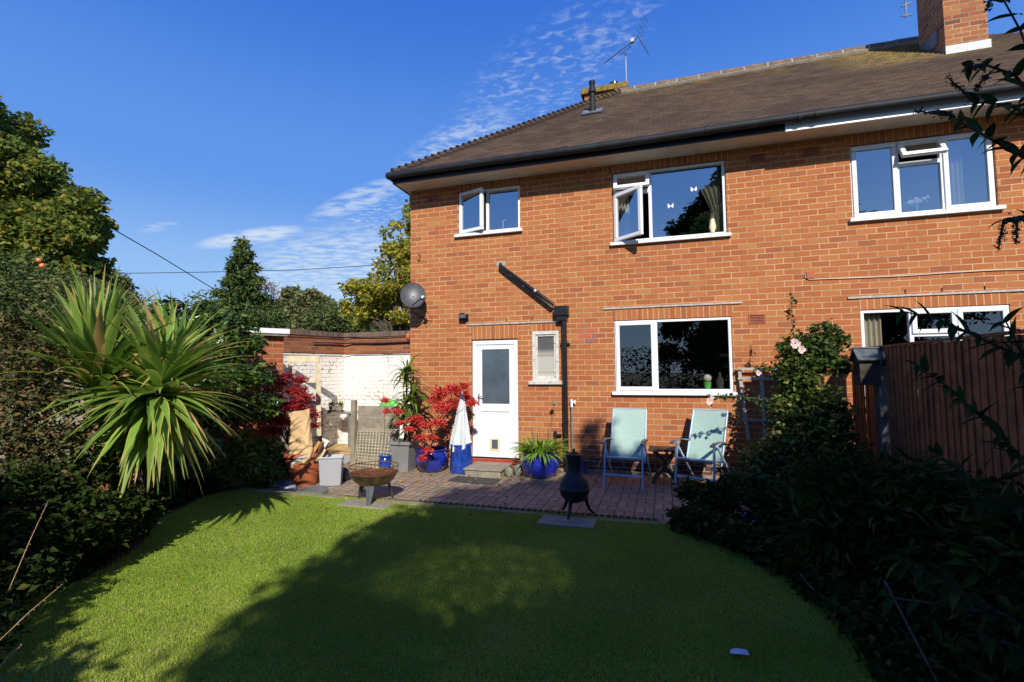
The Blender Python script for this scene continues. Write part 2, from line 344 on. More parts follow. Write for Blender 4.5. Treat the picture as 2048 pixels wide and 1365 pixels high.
L['rose'] = leafmat('rose_leaf', (.030, .068, .014), (.09, .140, .028), (.26, .26, .05), .5, .28, .3)
L['bush'] = leafmat('low_bush_leaf', (.09, .17, .026), (.19, .28, .045), (.32, .31, .07), .5, .28, .3)
L['budd'] = leafmat('buddleia_leaf', (.022, .045, .020), (.045, .075, .028), (.13, .14, .03), .5, .25, .3, .06)
L['heather'] = leafmat('bare_pink_twig', (.30, .19, .15), (.42, .28, .22), (.2, .15, .1), .9, .1, .1)
L['litter'] = leafmat('fallen_leaf', (.35, .05, .02), (.40, .20, .06), (.5, .35, .1), .8, .1, .2)
L['cord'] = bladed('cordyline_blade', (.150, .265, .040), (.62, .54, .11), (.62, .42, .15), .5, .35)
L['yucca'] = bladed('dracaena_blade', (.10, .165, .025), (.33, .32, .06), (.30, .27, .06))
L['agap'] = bladed('agapanthus_blade', (.19, .33, .040), (.18, .28, .04), (.35, .36, .09), .35, .3)

# ---------------------------------------------------------------- geometry helpers
class MB:
    def __init__(s): s.v = []; s.f = []; s.mi = []
    def add(s, vs, fs, mi=0):
        o = len(s.v); s.v += [tuple(float(q) for q in p) for p in vs]; s.f += [tuple(o+i for i in f) for f in fs]; s.mi += [mi]*len(fs); return s
    def box(s, x0, x1, y0, y1, z0, z1, mi=0, skip=''):
        vs = [(x0,y0,z0),(x1,y0,z0),(x1,y1,z0),(x0,y1,z0),(x0,y0,z1),(x1,y0,z1),(x1,y1,z1),(x0,y1,z1)]
        fs = {'b':(0,3,2,1),'t':(4,5,6,7),'f':(0,1,5,4),'r':(1,2,6,5),'k':(2,3,7,6),'l':(3,0,4,7)}
        return s.add(vs, [q for k, q in fs.items() if k not in skip], mi)
    def obox(s, c, ax, ay, az, mi=0):      # oriented box by half axis vectors
        c = np.array(c, float); ax, ay, az = (np.array(q, float) for q in (ax, ay, az))
        vs = [c+sx*ax+sy*ay+sz*az for sz in (-1, 1) for sx, sy in ((-1,-1),(1,-1),(1,1),(-1,1))]
        return s.add(vs, [(0,3,2,1),(4,5,6,7),(0,1,5,4),(1,2,6,5),(2,3,7,6),(3,0,4,7)], mi)
    def bar(s, a, b, w, t, up=(0, 0, 1), mi=0):   # rectangular bar a->b, width w, thickness t
        a = np.array(a, float); b = np.array(b, float); d = b-a; l = np.linalg.norm(d); d /= l; up = np.array(up, float)
        if abs(d@up) > .97: up = np.array((0, 1., 0))
        sx = np.cross(d, up); sx /= np.linalg.norm(sx); sy = np.cross(sx, d)
        return s.obox((a+b)/2, d*l/2, sx*w/2, sy*t/2, mi)
    def tube(s, pts, r, n=8, cap=True, mi=0):
        pts = [np.array(p, float) for p in pts]; m = len(pts); rs = r if isinstance(r, (list, tuple)) else [r]*m
        vs = []; up = np.array((0, 0, 1.))
        t0 = pts[1]-pts[0]; t0 /= np.linalg.norm(t0)
        if abs(t0@up) > .9: up = np.array((0, 1., 0))
        u = np.cross(t0, up); u /= np.linalg.norm(u)
        for i, p in enumerate(pts):
            t = pts[min(i+1, m-1)]-pts[max(i-1, 0)]; t /= (np.linalg.norm(t)+1e-9)
            u = u-t*(u@t); u /= (np.linalg.norm(u)+1e-9); v = np.cross(t, u)
            for k in range(n):
                a = 2*math.pi*k/n; vs.append(p+rs[i]*(math.cos(a)*u+math.sin(a)*v))
        fs = [(i*n+k, i*n+(k+1) % n, (i+1)*n+(k+1) % n, (i+1)*n+k) for i in range(m-1) for k in range(n)]
        if cap: fs += [tuple(range(n-1, -1, -1)), tuple((m-1)*n+k for k in range(n))]
        return s.add(vs, fs, mi)
    def lathe(s, prof, c=(0, 0, 0), n=32, mi=0, sx=1., sy=1., wob=0.):
        vs = []
        for r, z in prof:
            for k in range(n):
                a = 2*math.pi*k/n; q = r*(1+wob*math.sin(3*a+z*9))
                vs.append((c[0]+q*math.cos(a)*sx, c[1]+q*math.sin(a)*sy, c[2]+z))
        m = len(prof)
        return s.add(vs, [(i*n+k, i*n+(k+1) % n, (i+1)*n+(k+1) % n, (i+1)*n+k) for i in range(m-1) for k in range(n)], mi)
    def ball(s, c, r, n=10, mi=0, sq=(1, 1, 1)):
        m = n//2+1; prof = [(math.sin(math.pi*i/m), -math.cos(math.pi*i/m)) for i in range(m+1)]
        vs = [(c[0]+r*sq[0]*max(p, .001)*math.cos(2*math.pi*k/n), c[1]+r*sq[1]*max(p, .001)*math.sin(2*math.pi*k/n), c[2]+r*sq[2]*z) for p, z in prof for k in range(n)]
        return s.add(vs, [(i*n+k, i*n+(k+1) % n, (i+1)*n+(k+1) % n, (i+1)*n+k) for i in range(m) for k in range(n)], mi)
def prop(o, label=None, cat=None, group=None, kind=None):
    if label: o['label'] = label
    if cat: o['category'] = cat
    if group: o['group'] = group
    if kind: o['kind'] = kind
    return o
def root(name, loc, label, cat, group=None, rz=0.):
    o = bpy.data.objects.new(name, None); col.objects.link(o); o.location = [float(q) for q in loc]; o.rotation_euler = (0, 0, rz); o.empty_display_size = .1
    return prop(o, label, cat, group)
WL = {}
def wloc(p):
    v = np.zeros(3)
    while p is not None: v = v+np.array(p.location); p = p.parent
    return v
def obj(name, mb, mats, parent=None, smooth=False, local=False, bevel=0., loc=None):
    me = bpy.data.meshes.new(name); vs = mb.v
    off = wloc(parent) if (parent is not None and not local) else (np.array(loc, float) if loc is not None else None)
    if off is not None and np.any(off): vs = [(a-off[0], b-off[1], c-off[2]) for a, b, c in vs]
    me.from_pydata(vs, [], mb.f); me.update()
    mats = mats if isinstance(mats, (list, tuple)) else [mats]
    for q in mats: me.materials.append(M[q] if isinstance(q, str) else q)
    if len(mats) > 1: me.polygons.foreach_set('material_index', mb.mi)
    if smooth: me.polygons.foreach_set('use_smooth', [True]*len(me.polygons))
    o = bpy.data.objects.new(name, me); col.objects.link(o)
    if parent is not None: o.parent = parent
    elif loc is not None: o.location = [float(q) for q in loc]
    if smooth:
        try:
            me.shade_smooth() if not bevel else None
            md = o.modifiers.new('split', 'EDGE_SPLIT'); md.split_angle = R(50)
        except Exception: pass
    if bevel:
        md = o.modifiers.new('bevel', 'BEVEL'); md.width = bevel; md.segments = 2; md.limit_method = 'ANGLE'; md.angle_limit = R(40)
    return o
def bevelled(mb): return mb
def npmesh(name, V, Fq, mat, parent=None, rnd=None, bl=None, smooth=False, loc=None, nv=4):
    """fast mesh of n-gons with nv corners"""
    me = bpy.data.meshes.new(name); V = np.asarray(V, np.float32).reshape(-1, 3)
    off = wloc(parent) if parent is not None else (np.array(loc) if loc is not None else np.zeros(3))
    V = V - off.astype(np.float32)
    Fq = np.asarray(Fq, np.int32).reshape(-1, nv); nf = len(Fq)
    me.vertices.add(len(V)); me.vertices.foreach_set('co', V.ravel())
    me.loops.add(nf*nv); me.loops.foreach_set('vertex_index', Fq.ravel())
    me.polygons.add(nf); me.polygons.foreach_set('loop_start', np.arange(nf, dtype=np.int32)*nv); me.polygons.foreach_set('loop_total', np.full(nf, nv, np.int32))
    me.update(calc_edges=True)
    if rnd is not None:
        a = me.attributes.new('rnd', 'FLOAT', 'FACE'); a.data.foreach_set('value', np.asarray(rnd, np.float32))
    if bl is not None:
        a = me.attributes.new('bl', 'FLOAT_VECTOR', 'POINT'); a.data.foreach_set('vector', np.asarray(bl, np.float32).ravel())
    me.materials.append(mat)
    if smooth: me.polygons.foreach_set('use_smooth', np.ones(nf, bool))
    o = bpy.data.objects.new(name, me); col.objects.link(o)
    if parent is not None: o.parent = parent
    elif loc is not None: o.location = [float(q) for q in loc]
    return o
def unit(a): return a/(np.linalg.norm(a, axis=-1, keepdims=True)+1e-9)
def leaves(name, P, mat, parent, size=.06, aspect=.55, rng=None, droop=.2, fold=.18, D=None, loc=None, sizes=None):
    """one folded leaf (two triangles) at each point of P"""
    rng = rng or np.random.default_rng(1); n = len(P)
    if D is None:
        D = rng.normal(size=(n, 3)); D[:, 2] = D[:, 2]*.6-droop
    D = unit(D); N = unit(rng.normal(size=(n, 3))+np.array([0, 0, 1.2])); S = unit(np.cross(D, N)); N = np.cross(S, D)
    ln = (size*(.65+.7*rng.random(n)))[:, None] if sizes is None else sizes[:, None]
    wd = ln*aspect
    b = P; t = P+D*ln-N*ln*.12; l = P+D*ln*.45+S*wd/2+N*fold*wd; r = P+D*ln*.45-S*wd/2+N*fold*wd
    V = np.stack([b, l, t, r], 1).reshape(-1, 3); i = np.arange(n)*4
    Fq = np.stack([np.stack([i, i+2, i+1], 1), np.stack([i, i+3, i+2], 1)], 1).reshape(-1, 3)
    rr = np.repeat(rng.random(n), 2)
    return npmesh(name, V, Fq, mat, parent, rnd=rr, loc=loc, nv=3)
def clump(rng, c, r, n, shell=.55, sq=(1, 1, .75)):
    d = unit(rng.normal(size=(n, 3))); q = shell+(1-shell)*rng.random(n)**.7
    return np.array(c)+d*(q*r)[:, None]*np.array(sq)
def blades(name, base, dirs, lens, wid, droop, mat, parent, rng, seg=7, twist=0.):
    """sword shaped leaves that arch over: arrays base (n,3), dirs (n,3)"""
    n = len(base); dirs = unit(dirs); V = []; B = []; wid = np.full(n, wid) if np.isscalar(wid) else wid
    side = unit(np.cross(dirs, np.array([0, 0, 1.])+rng.normal(size=(n, 3))*.15)); rr = rng.random(n)
    p = base.copy(); d = dirs.copy(); rings = []
    for k in range(seg+1):
        t = k/seg; wq = wid*(.45+.55*math.sin(math.pi*min(1, t*1.15+.12))**.7)*(1-t**3.2)+.0012
        up = unit(np.cross(side, d))
        l = p+side*wq[:, None]/2+up*wq[:, None]*.16; r = p-side*wq[:, None]/2+up*wq[:, None]*.16
        rings.append((l, p.copy(), r)); B.append(t)
        d = unit(d+np.array([0, 0, -1.])*(np.ones(n)*droop*(.25+1.5*t)/seg)[:, None]); p = p+d*(lens/seg)[:, None]
    V = np.stack([np.stack(q, 1) for q in rings], 1)      # n, seg+1, 3, 3
    bl = np.zeros((n, seg+1, 3, 3), np.float32); bl[..., 0] = np.array([0, .5, 1])[None, None, :]; bl[..., 1] = np.array(B)[None, :, None]; bl[..., 2] = rr[:, None, None]
    i = (np.arange(n)*(seg+1)*3)[:, None, None]; k = (np.arange(seg)*3)[None, :, None]; s = np.arange(2)[None, None, :]
    a = i+k+s; Fq = np.stack([a, a+1, a+4, a+3], -1).reshape(-1, 4)
    return npmesh(name, V.reshape(-1, 3), Fq, mat, parent, bl=bl.reshape(-1, 3), smooth=True)
def limb(mb, a, b, r0, r1, rng, n=6, wob=.08):
    a = np.array(a, float); b = np.array(b, float); L_ = np.linalg.norm(b-a)
    pts = [a+(b-a)*t+rng.normal(size=3)*wob*L_*math.sin(math.pi*t)*.6 for t in np.linspace(0, 1, n)]
    mb.tube(pts, [r0+(r1-r0)*t for t in np.linspace(0, 1, n)], 6); return pts
def tree(name, base, clumps, leaf, label, cat='tree', group=None, lsize=.12, per=260, seed=1, trunk_r=.15, aspect=.6, droop=.2, crown='crown', fork=None, barkm='bark', shell=.5, limbs=True, sq=(1, 1, .75)):
    """clumps: list of (x,y,z,r)"""
    rng = np.random.default_rng(seed); t = root(name, base, label, cat, group)
    P = []
    for (x, y, z, r) in clumps:
        P.append(clump(rng, (x, y, z), r, max(20, int(per*(r/.6)**1.7)), shell, sq))
    leaves(crown, np.concatenate(P), L[leaf] if isinstance(leaf, str) else leaf, t, lsize, aspect, rng, droop)
    mb = MB(); base = np.array(base, float)
    cz = np.mean([c[2] for c in clumps]); ctr = np.mean([[c[0], c[1]] for c in clumps], 0)
    fk = np.array(fork, float) if fork is not None else np.array([base[0]*.6+ctr[0]*.4, base[1]*.6+ctr[1]*.4, base[2]+(cz-base[2])*.45])
    limb(mb, base, fk, trunk_r, trunk_r*.7, rng, 7, .03)
    if limbs:
        cl = list(clumps); rng.shuffle(cl)
        for c in cl[:26]: limb(mb, fk, (c[0], c[1], c[2]), trunk_r*.42, trunk_r*.08, rng, 6, .09)
    obj('trunk', mb, barkm, t, smooth=True)
    return t
def env(rng, ells, n, rmin, rmax):
    """clump centres spread through a union of ellipsoids (cx,cy,cz,rx,ry,rz)"""
    out = []; vol = np.array([e[3]*e[4]*e[5] for e in ells])**.7; vol /= vol.sum()
    for k in range(n):
        e = ells[rng.choice(len(ells), p=vol)]; d = unit(rng.normal(size=3)); q = rng.random()**.4
        out.append((e[0]+d[0]*e[3]*q, e[1]+d[1]*e[4]*q, e[2]+d[2]*e[5]*q, rmin+(rmax-rmin)*rng.random()))
    return out
def struct(o): o['kind'] = 'structure'; return o

# ================================================================ THE HOUSE
HX, HY, ZS = 13.1, 7.0, 4.85
house = root('brick_house', (0, 0, 0), 'semi-detached red brick house with brown tiled roof and white windows', 'house')
W = dict(W1=(.915, 2.041, 3.93, 4.697), W2=(3.56, 5.212, 3.56, 4.68), W3=(6.80, 8.408, 3.615, 4.65), W4=(3.544, 5.22, 1.24, 2.34),
         W5=(6.829, 8.449, 1.24, 2.36), SW=(2.228, 2.667, 1.405, 2.215), DR=(1.165, 1.98, .16, 2.11))
def wall_grid(mb, x0, x1, z0, z1, holes, y=0.):
    xs = sorted({x0, x1, *[h[0] for h in holes], *[h[1] for h in holes]}); zs = sorted({z0, z1, *[h[2] for h in holes], *[h[3] for h in holes]})
    for a, b in zip(xs, xs[1:]):
        for c, d in zip(zs, zs[1:]):
            if any(h[0] <= (a+b)/2 <= h[1] and h[2] <= (c+d)/2 <= h[3] for h in holes): continue
            mb.add([(a, y, c), (b, y, c), (b, y, d), (a, y, d)], [(0, 1, 2, 3)])
    for a, b, c, d in holes:
        y2 = y+.11
        mb.add([(a, y, c), (a, y2, c), (a, y2, d), (a, y, d)], [(3, 2, 1, 0)]); mb.add([(b, y, c), (b, y2, c), (b, y2, d), (b, y, d)], [(0, 1, 2, 3)])
        mb.add([(a, y, d), (b, y, d), (b, y2, d), (a, y2, d)], [(0, 1, 2, 3)]); mb.add([(a, y, c), (b, y, c), (b, y2, c), (a, y2, c)], [(3, 2, 1, 0)])
mb = MB(); wall_grid(mb, 0, HX, 0, ZS, list(W.values())); obj('wall', mb, 'brick', house)
obj('wall', MB().add([(0, HY, 0), (0, 0, 0), (0, 0, ZS), (0, HY, ZS)], [(0, 1, 2, 3)]), 'brick_side', house)
mb = MB().add([(HX, 0, 0), (HX, HY, 0), (HX, HY, ZS), (HX, 0, ZS)], [(0, 1, 2, 3)])
obj('wall', mb, 'brick_side', house)
obj('wall', MB().add([(HX, HY, 0), (0, HY, 0), (0, HY, ZS), (HX, HY, ZS)], [(0, 1, 2, 3)]), 'brick', house)
# soldier courses, strips
for a, b, c, d in [(1.165, 2.0, 2.112, 2.345), (2.215, 2.70, 2.217, 2.345), (3.53, 5.235, 2.342, 2.515), (6.82, 8.46, 2.362, 2.51), (.90, 2.06, 4.70, 4.846), (3.50, 5.27, 4.684, 4.846), (6.72, 8.47, 4.654, 4.846)]:
    obj('soldier_course', MB().box(a, b, -.003, .02, c, d, skip='k'), 'soldier', house)
for a, b, z in [(1.09, 2.67, 2.352), (3.387, 5.37, 2.522), (6.69, 9.0, 2.518)]:
    obj('lintel_strip', MB().box(a, b, -.022, .01, z, z+.024), 'strip', house)
for x in (1.36, 1.79, 2.22, 7.35, 7.75, 8.2, 8.62): obj('lintel_hook', MB().box(x, x+.008, -.012, .01, 2.40 if x < 3 else 2.56, 2.44 if x < 3 else 2.61), 'black', house)

patch = brick('repair_brick_material', 0, cols=((.50, .13, .05), (.43, .13, .05), (.52, .16, .06), (.25, .13, .10)), mort=(.38, .33, .26))
obj('brick_patch', MB().box(2.93, 3.27, -.002, .01, 2.01, 2.26, skip='k'), patch, house)
obj('plinth', MB().box(2.05, 6.6, -.06, -.001, 0, .045).box(0.02, 1.1, -.05, -.001, 0, .03), 'concrete', house)
M['brick_low'] = brick('dark_plinth_brick_material', 0, cols=((.10,.05,.045),(.07,.04,.04),(.14,.07,.05),(.05,.035,.035)), mort=(.33,.30,.25))
obj('plinth_course', MB().box(2.05, 6.62, -.002, .01, .05, .21, skip='k'), 'brick_low', house)
# rooms behind the glass
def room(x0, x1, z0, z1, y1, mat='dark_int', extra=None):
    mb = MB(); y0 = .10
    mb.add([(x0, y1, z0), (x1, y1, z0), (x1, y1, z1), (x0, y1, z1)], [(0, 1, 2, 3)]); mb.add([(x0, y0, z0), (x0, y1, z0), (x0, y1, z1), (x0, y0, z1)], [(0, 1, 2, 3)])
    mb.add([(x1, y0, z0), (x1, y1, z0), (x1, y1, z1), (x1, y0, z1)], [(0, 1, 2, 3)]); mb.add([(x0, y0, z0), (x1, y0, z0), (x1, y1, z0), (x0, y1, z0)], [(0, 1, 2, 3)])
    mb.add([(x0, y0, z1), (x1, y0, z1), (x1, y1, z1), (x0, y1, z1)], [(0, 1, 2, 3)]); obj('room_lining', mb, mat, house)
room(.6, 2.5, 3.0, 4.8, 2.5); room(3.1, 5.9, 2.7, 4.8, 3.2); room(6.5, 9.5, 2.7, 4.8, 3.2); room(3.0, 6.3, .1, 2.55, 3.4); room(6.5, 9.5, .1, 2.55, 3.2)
# lamp shade / chimney breast with mantel inside the kitchen-diner
mb = MB().add([(5.55, 2.2, 1.85), (6.2, 2.2, 1.85), (6.2, 2.2, 2.5), (5.75, 2.2, 2.5)], [(0, 1, 2, 3)]).box(5.56, 6.2, 2.21, 3.0, .1, 2.5)
obj('chimney_breast', mb, 'int_pale', house)
obj('mantel_shelf', MB().box(5.25, 6.25, 1.95, 2.2, 1.80, 1.86).box(5.33, 6.25, 2.02, 2.2, 1.60, 1.65), 'wood_pale', house)
obj('mantel_panel', MB().box(5.40, 6.25, 2.08, 2.2, 1.65, 1.80), 'redpaint', house)

def pane(x0, x1, z0, z1, y, par, mat='glass'):
    return obj('pane', MB().add([(x0, y, z0), (x1, y, z0), (x1, y, z1), (x0, y, z1)], [(0, 1, 2, 3)]), mat, par)
def ring(mb, x0, x1, z0, z1, y0, y1, wd):
    mb.box(x0, x1, y0, y1, z1-wd, z1); mb.box(x0, x1, y0, y1, z0, z0+wd); mb.box(x0, x0+wd, y0, y1, z0+wd, z1-wd); mb.box(x1-wd, x1, y0, y1, z0+wd, z1-wd)
def xform(mb, piv, axis, ang):
    c, s = math.cos(ang), math.sin(ang); o = []
    for x, y, z in mb.v:
        x -= piv[0]; y -= piv[1]; z -= piv[2]
        if axis == 'z': x, y = c*x-s*y, s*x+c*y
        else: y, z = c*y-s*z, s*y+c*z
        o.append((x+piv[0], y+piv[1], z+piv[2]))
    mb.v = o; return mb
def window(x0, x1, z0, z1, lights, y=.03, label=None, mat='glass', sill=True, sillp=.06):
    """lights: (x0,x1,z0,z1,kind,angle) clear openings; kind fixed / side / top"""
    fb = MB(); FW = .045; e = .004
    fb.box(x0+e, x1-e, y, y+.07, z1-FW, z1-e); fb.box(x0+e, x1-e, y, y+.07, z0+e, z0+FW); fb.box(x0+e, x0+FW, y, y+.07, z0+FW, z1-FW); fb.box(x1-FW, x1-e, y, y+.07, z0+FW, z1-FW)
    xs = sorted({l[0] for l in lights}); 
    for i, a in enumerate(xs[1:]):      # mullions between columns
        pr = max(l[1] for l in lights if l[0] == xs[i]); fb.box(pr, a, y+.001, y+.069, z0+FW, z1-FW)
    for a in xs:                         # transoms
        colm = sorted([l for l in lights if l[0] == a], key=lambda l: l[2])
        for p, q in zip(colm, colm[1:]): fb.box(a, p[1], y+.002, y+.068, p[3], q[2])
    wn = obj('window', fb, 'upvc', house, bevel=.006)
    if label: wn['label'] = label
    for (a, b, c, d, kind, ang) in lights:
        if kind == 'fixed': pane(a, b, c, d, y+.035, wn, mat); continue
        g = .022; cw = .058
        cb = MB(); ring(cb, a-g, b+g, c-g, d+g, y-.022, y+.035, cw)
        pb = MB().add([(a-g+cw, y+.006, c-g+cw), (b+g-cw, y+.006, c-g+cw), (b+g-cw, y+.006, d+g-cw), (a-g+cw, y+.006, d+g-cw)], [(0, 1, 2, 3)])
        if kind == 'side': xform(cb, (a-g, y, 0), 'z', -ang); xform(pb, (a-g, y, 0), 'z', -ang)
        if kind == 'top': xform(cb, (0, y, d+g), 'x', -ang); xform(pb, (0, y, d+g), 'x', -ang)
        obj('casement', cb, 'upvc', wn, bevel=.008); obj('pane', pb, mat, wn)
    if sill: obj('window_sill', MB().box(x0-.045, x1+.045, -sillp, y+.02, z0-.045, z0+.003), 'upvc', wn, bevel=.004)
    return wn
def cols3(x0, x1, cuts, fw=.045, m=.05):
    e = [x0+fw]; out = []
    for c in cuts: out.append((e[-1], c-m/2)); e.append(c+m/2)
    out.append((e[-1], x1-fw)); return out
x0, x1, z0, z1 = W['W1']; c = cols3(x0, x1, [1.448]); window(x0, x1, z0, z1, [(*c[0], z0+.045, z1-.045, 'side', R(17)), (*c[1], z0+.045, z1-.045, 'fixed', 0)], label='small upstairs window with its left casement ajar')
x0, x1, z0, z1 = W['W2']; c = cols3(x0, x1, [4.13]); window(x0, x1, z0, z1, [(*c[0], z1-.29, z1-.045, 'top', R(24)), (*c[0], z0+.045, z1-.36, 'side', R(38)), (*c[1], z0+.045, z1-.045, 'fixed', 0)], label='large upstairs window with top vent and left casement open')
x0, x1, z0, z1 = W['W3']; c = cols3(x0, x1, [7.355, 7.86]); window(x0, x1, z0, z1, [(*c[0], z0+.045, z1-.045, 'side', 0), (*c[1], z1-.30, z1-.045, 'top', R(32)), (*c[1], z0+.045, z1-.36, 'fixed', 0), (*c[2], z0+.045, z1-.045, 'side', 0)], label='three light upstairs window with centre vent open')
x0, x1, z0, z1 = W['W4']; c = cols3(x0, x1, [4.155], m=.06); window(x0, x1, z0, z1, [(*c[0], z0+.045, z1-.045, 'side', 0), (*c[1], z0+.045, z1-.045, 'fixed', 0)], y=.012, label='wide ground floor window above the garden chairs', mat='glass_dim')
x0, x1, z0, z1 = W['W5']; c = cols3(x0, x1, [7.405, 7.90]); window(x0, x1, z0, z1, [(*c[0], z0+.045, z1-.045, 'fixed', 0), (*c[1], z1-.32, z1-.045, 'top', 0), (*c[1], z0+.045, z1-.38, 'fixed', 0), (*c[2], z0+.045, z1-.045, 'side', 0)], y=.012, label='ground floor window partly hidden by the fence', mat='glass_dim')
# old timber window
x0, x1, z0, z1 = W['SW']; fb = MB(); ring(fb, x0, x1, z0, z1, -.012, .06, .055); ring(fb, x0+.05, x1-.05, z0+.05, z1-.05, .008, .05, .035)
wn = obj('window', fb, 'peel', house, bevel=.004); wn['label'] = 'small old window with peeling paint beside the door'
pane(x0+.08, x1-.08, z0+.08, z1-.08, .03, wn, 'frosted_pane'); obj('window_sill', MB().box(x0-.06, x1+.06, -.055, .02, z0-.05, z0), 'peel', wn, bevel=.005)
# door
x0, x1, z0, z1 = W['DR']; fb = MB(); fb.box(x0+.003, x1-.003, .03, .10, z1-.09, z1-.003); fb.box(x0+.003, x0+.07, .03, .10, z0, z1-.09); fb.box(x1-.07, x1-.003, .03, .10, z0, z1-.09); fb.box(x0, x1, .0, .10, z0-.03, z0+.02)
obj('door_frame', fb, 'upvc', house, bevel=.006)
dx0, dx1, dz0, dz1 = x0+.072, x1-.072, z0+.022, z1-.092
fb = MB(); q = .095; zt, zb = 1.03, .90
fb.box(dx0, dx0+q, .045, .09, dz0, dz1); fb.box(dx1-q, dx1, .045, .09, dz0, dz1); fb.box(dx0+q, dx1-q, .046, .089, dz1-.08, dz1); fb.box(dx0+q, dx1-q, .046, .089, zb, zt); fb.box(dx0+q, dx1-q, .046, .089, dz0, dz0+.09); fb.box(dx0+q, dx1-q, .062, .08, dz0+.09, zb)
door = obj('door', fb, 'upvc', house, bevel=.006); door['label'] = 'white half glazed back door with a cat flap'
obj('pane', MB().box(dx0+q, dx1-q, .06, .07, zt, dz1-.08), 'frost', door)
hb = MB().box(dx0+.025, dx0+.05, .035, .045, 1.0, 1.20).tube([(dx0+.037, .04, 1.15), (dx0+.037, .0, 1.15), (dx0+.13, -.004, 1.148)], .009)
obj('door_handle', hb, 'grey_metal', door, bevel=.002)
fx, fz = 1.553, .36
cf = MB(); ring(cf, fx-.085, fx+.085, fz-.105, fz+.105, .035, .0618, .032); obj('cat_flap', cf, 'cream', door, bevel=.008)
obj('cat_flap_pane', MB().box(fx-.052, fx+.052, .05, .06, fz-.072, fz+.072), 'frost', door)
obj('door_threshold', MB().box(1.10, 2.04, -.14, .02, 0, .10).box(1.14, 2.0, -.02, .03, .10, .13), 'redpaint', house, bevel=.008)
# roof
EY, EZ, RY, RZ = -.45, 4.95, 3.5, 7.95; k = (RZ-EZ)/(RY-EY)
def zr(y): return EZ+(y-EY)*k
NR = 46; LX = -.11
mb = MB(); ms = MB(); mk_ = MB()
rnd = random.Random(4)
def sag(x, t): return .010*math.sin(x*1.1+t*5)*math.sin(math.pi*t) + .006*math.sin(x*2.3+1)
for i in range(NR):
    t0, t1 = i/NR, (i+1)/NR; y0, y1 = EY+(RY-EY)*t0, EY+(RY-EY)*t1; lift = .018
    xa0, xa1 = LX+(3.5-LX)*t0, LX+(3.5-LX)*t1; xb0, xb1 = HX+.45-(y0-EY), HX+.45-(y1-EY)
    n = 26; xs0 = [xa0+(xb0-xa0)*j/n for j in range(n+1)]; xs1 = [xa1+(xb1-xa1)*j/n for j in range(n+1)]
    for j in range(n):
        A, B, Cc, D = xs0[j], xs0[j+1], xs1[j+1], xs1[j]
        s0, s1, s2, s3 = sag(A, t0), sag(B, t0), sag(Cc, t1), sag(D, t1)
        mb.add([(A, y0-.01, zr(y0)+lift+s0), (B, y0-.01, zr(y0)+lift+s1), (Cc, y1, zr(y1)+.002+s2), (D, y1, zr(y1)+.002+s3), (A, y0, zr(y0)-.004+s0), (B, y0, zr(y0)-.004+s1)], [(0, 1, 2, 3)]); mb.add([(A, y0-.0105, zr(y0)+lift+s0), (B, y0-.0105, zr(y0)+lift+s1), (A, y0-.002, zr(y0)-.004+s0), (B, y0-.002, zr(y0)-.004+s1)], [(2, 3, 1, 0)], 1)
    # left hip end (runs along Y)
    yb0, yb1 = HY+.45-(y0-EY), HY+.45-(y1-EY)
    ms.add([(xa0-.01, yb0, zr(y0)+lift), (xa0-.01, y0, zr(y0)+lift), (xa1, y1, zr(y1)), (xa1, yb1, zr(y1)), (xa0, yb0, zr(y0)-.004), (xa0, y0, zr(y0)-.004)], [(0, 1, 2, 3), (4, 5, 1, 0)])
obj('roof', mb, ['tile', 'tile_edge_lit'], house); obj('roof', ms, 'tile_side', house)
mb = MB().add([(HX+.45, EY, EZ), (HX+.45, HY+.45, EZ), (HX-3.5, RY, RZ)], [(0, 1, 2)]).add([(HX+.45, HY+.45, EZ), (LX, HY+.45, EZ), (3.5, RY, RZ), (HX-3.5, RY, RZ)], [(0, 1, 2, 3)])
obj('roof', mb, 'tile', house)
hipm = MB(); a = np.array((LX, EY, EZ+.02)); b = np.array((3.5, 3.5, RZ+.03)); nh = 44; d = (b-a)/nh
for i in range(nh):
    p = a+d*i; q2 = a+d*(i+1.25); hipm.tube([p+np.array((0, 0, .028)), q2+np.array((0, 0, -.012))], [.085, .06], 8)
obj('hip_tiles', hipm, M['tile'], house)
rm = MB(); mm = MB(); x = 3.35
while x < HX-3.2:
    z = RZ+.0+sag(x, .5)*.2; obj('ridge_tile', MB().tube([(x, RY, z), (x+.435, RY, z+rnd.uniform(-.006, .006))], [.125, .118], 10), 'ridge', house, smooth=True); obj('ridge_mortar', MB().tube([(x+.425, RY, z-.01), (x+.455, RY, z-.01)], .128, 10), 'mortar', house); x += .455
# verge of mortar under the ridge
obj('ridge_bedding', MB().obox(((3.5+HX-3.5)/2, RY-.10, RZ-.045), (HX/2-3.5, 0, 0), (0, .035, .027), (0, -.02, .03)), 'mortar', house)
# fascia, soffit, gutter
XF = 5.92
obj('fascia', MB().box(-.11, XF, -.44, -.42, 4.80, 4.965).box(-.11, -.09, -.42, HY+.44, 4.80, 4.965), 'black', house, bevel=.003)
f2 = obj('fascia', MB().box(XF+.003, HX+.44, -.443, -.42, 4.775, 4.965).box(XF+.003, HX+.44, -.458, -.443, 4.775, 4.80), 'upvc', house, bevel=.003); f2['label'] = 'white fascia of the right hand half'
sf = MB(); x = -.088
while x < HX+.42:
    sf.box(x+.003, min(x+.1, HX+.42), -.4195, .001, 4.812, 4.822); x += .1
sf.box(-.088, HX+.42, -.4195, 0, 4.823, 4.83); sf.box(-.0875, -.002, 0.002, HY+.4, 4.812, 4.83); obj('soffit', sf, 'soffit', house)
gm = MB(); GX = [-.16+i*.37 for i in range(39)]
gm.tube([(x, -.525, 4.915+.008*math.sin(x*1.3)) for x in GX], .058, 12)
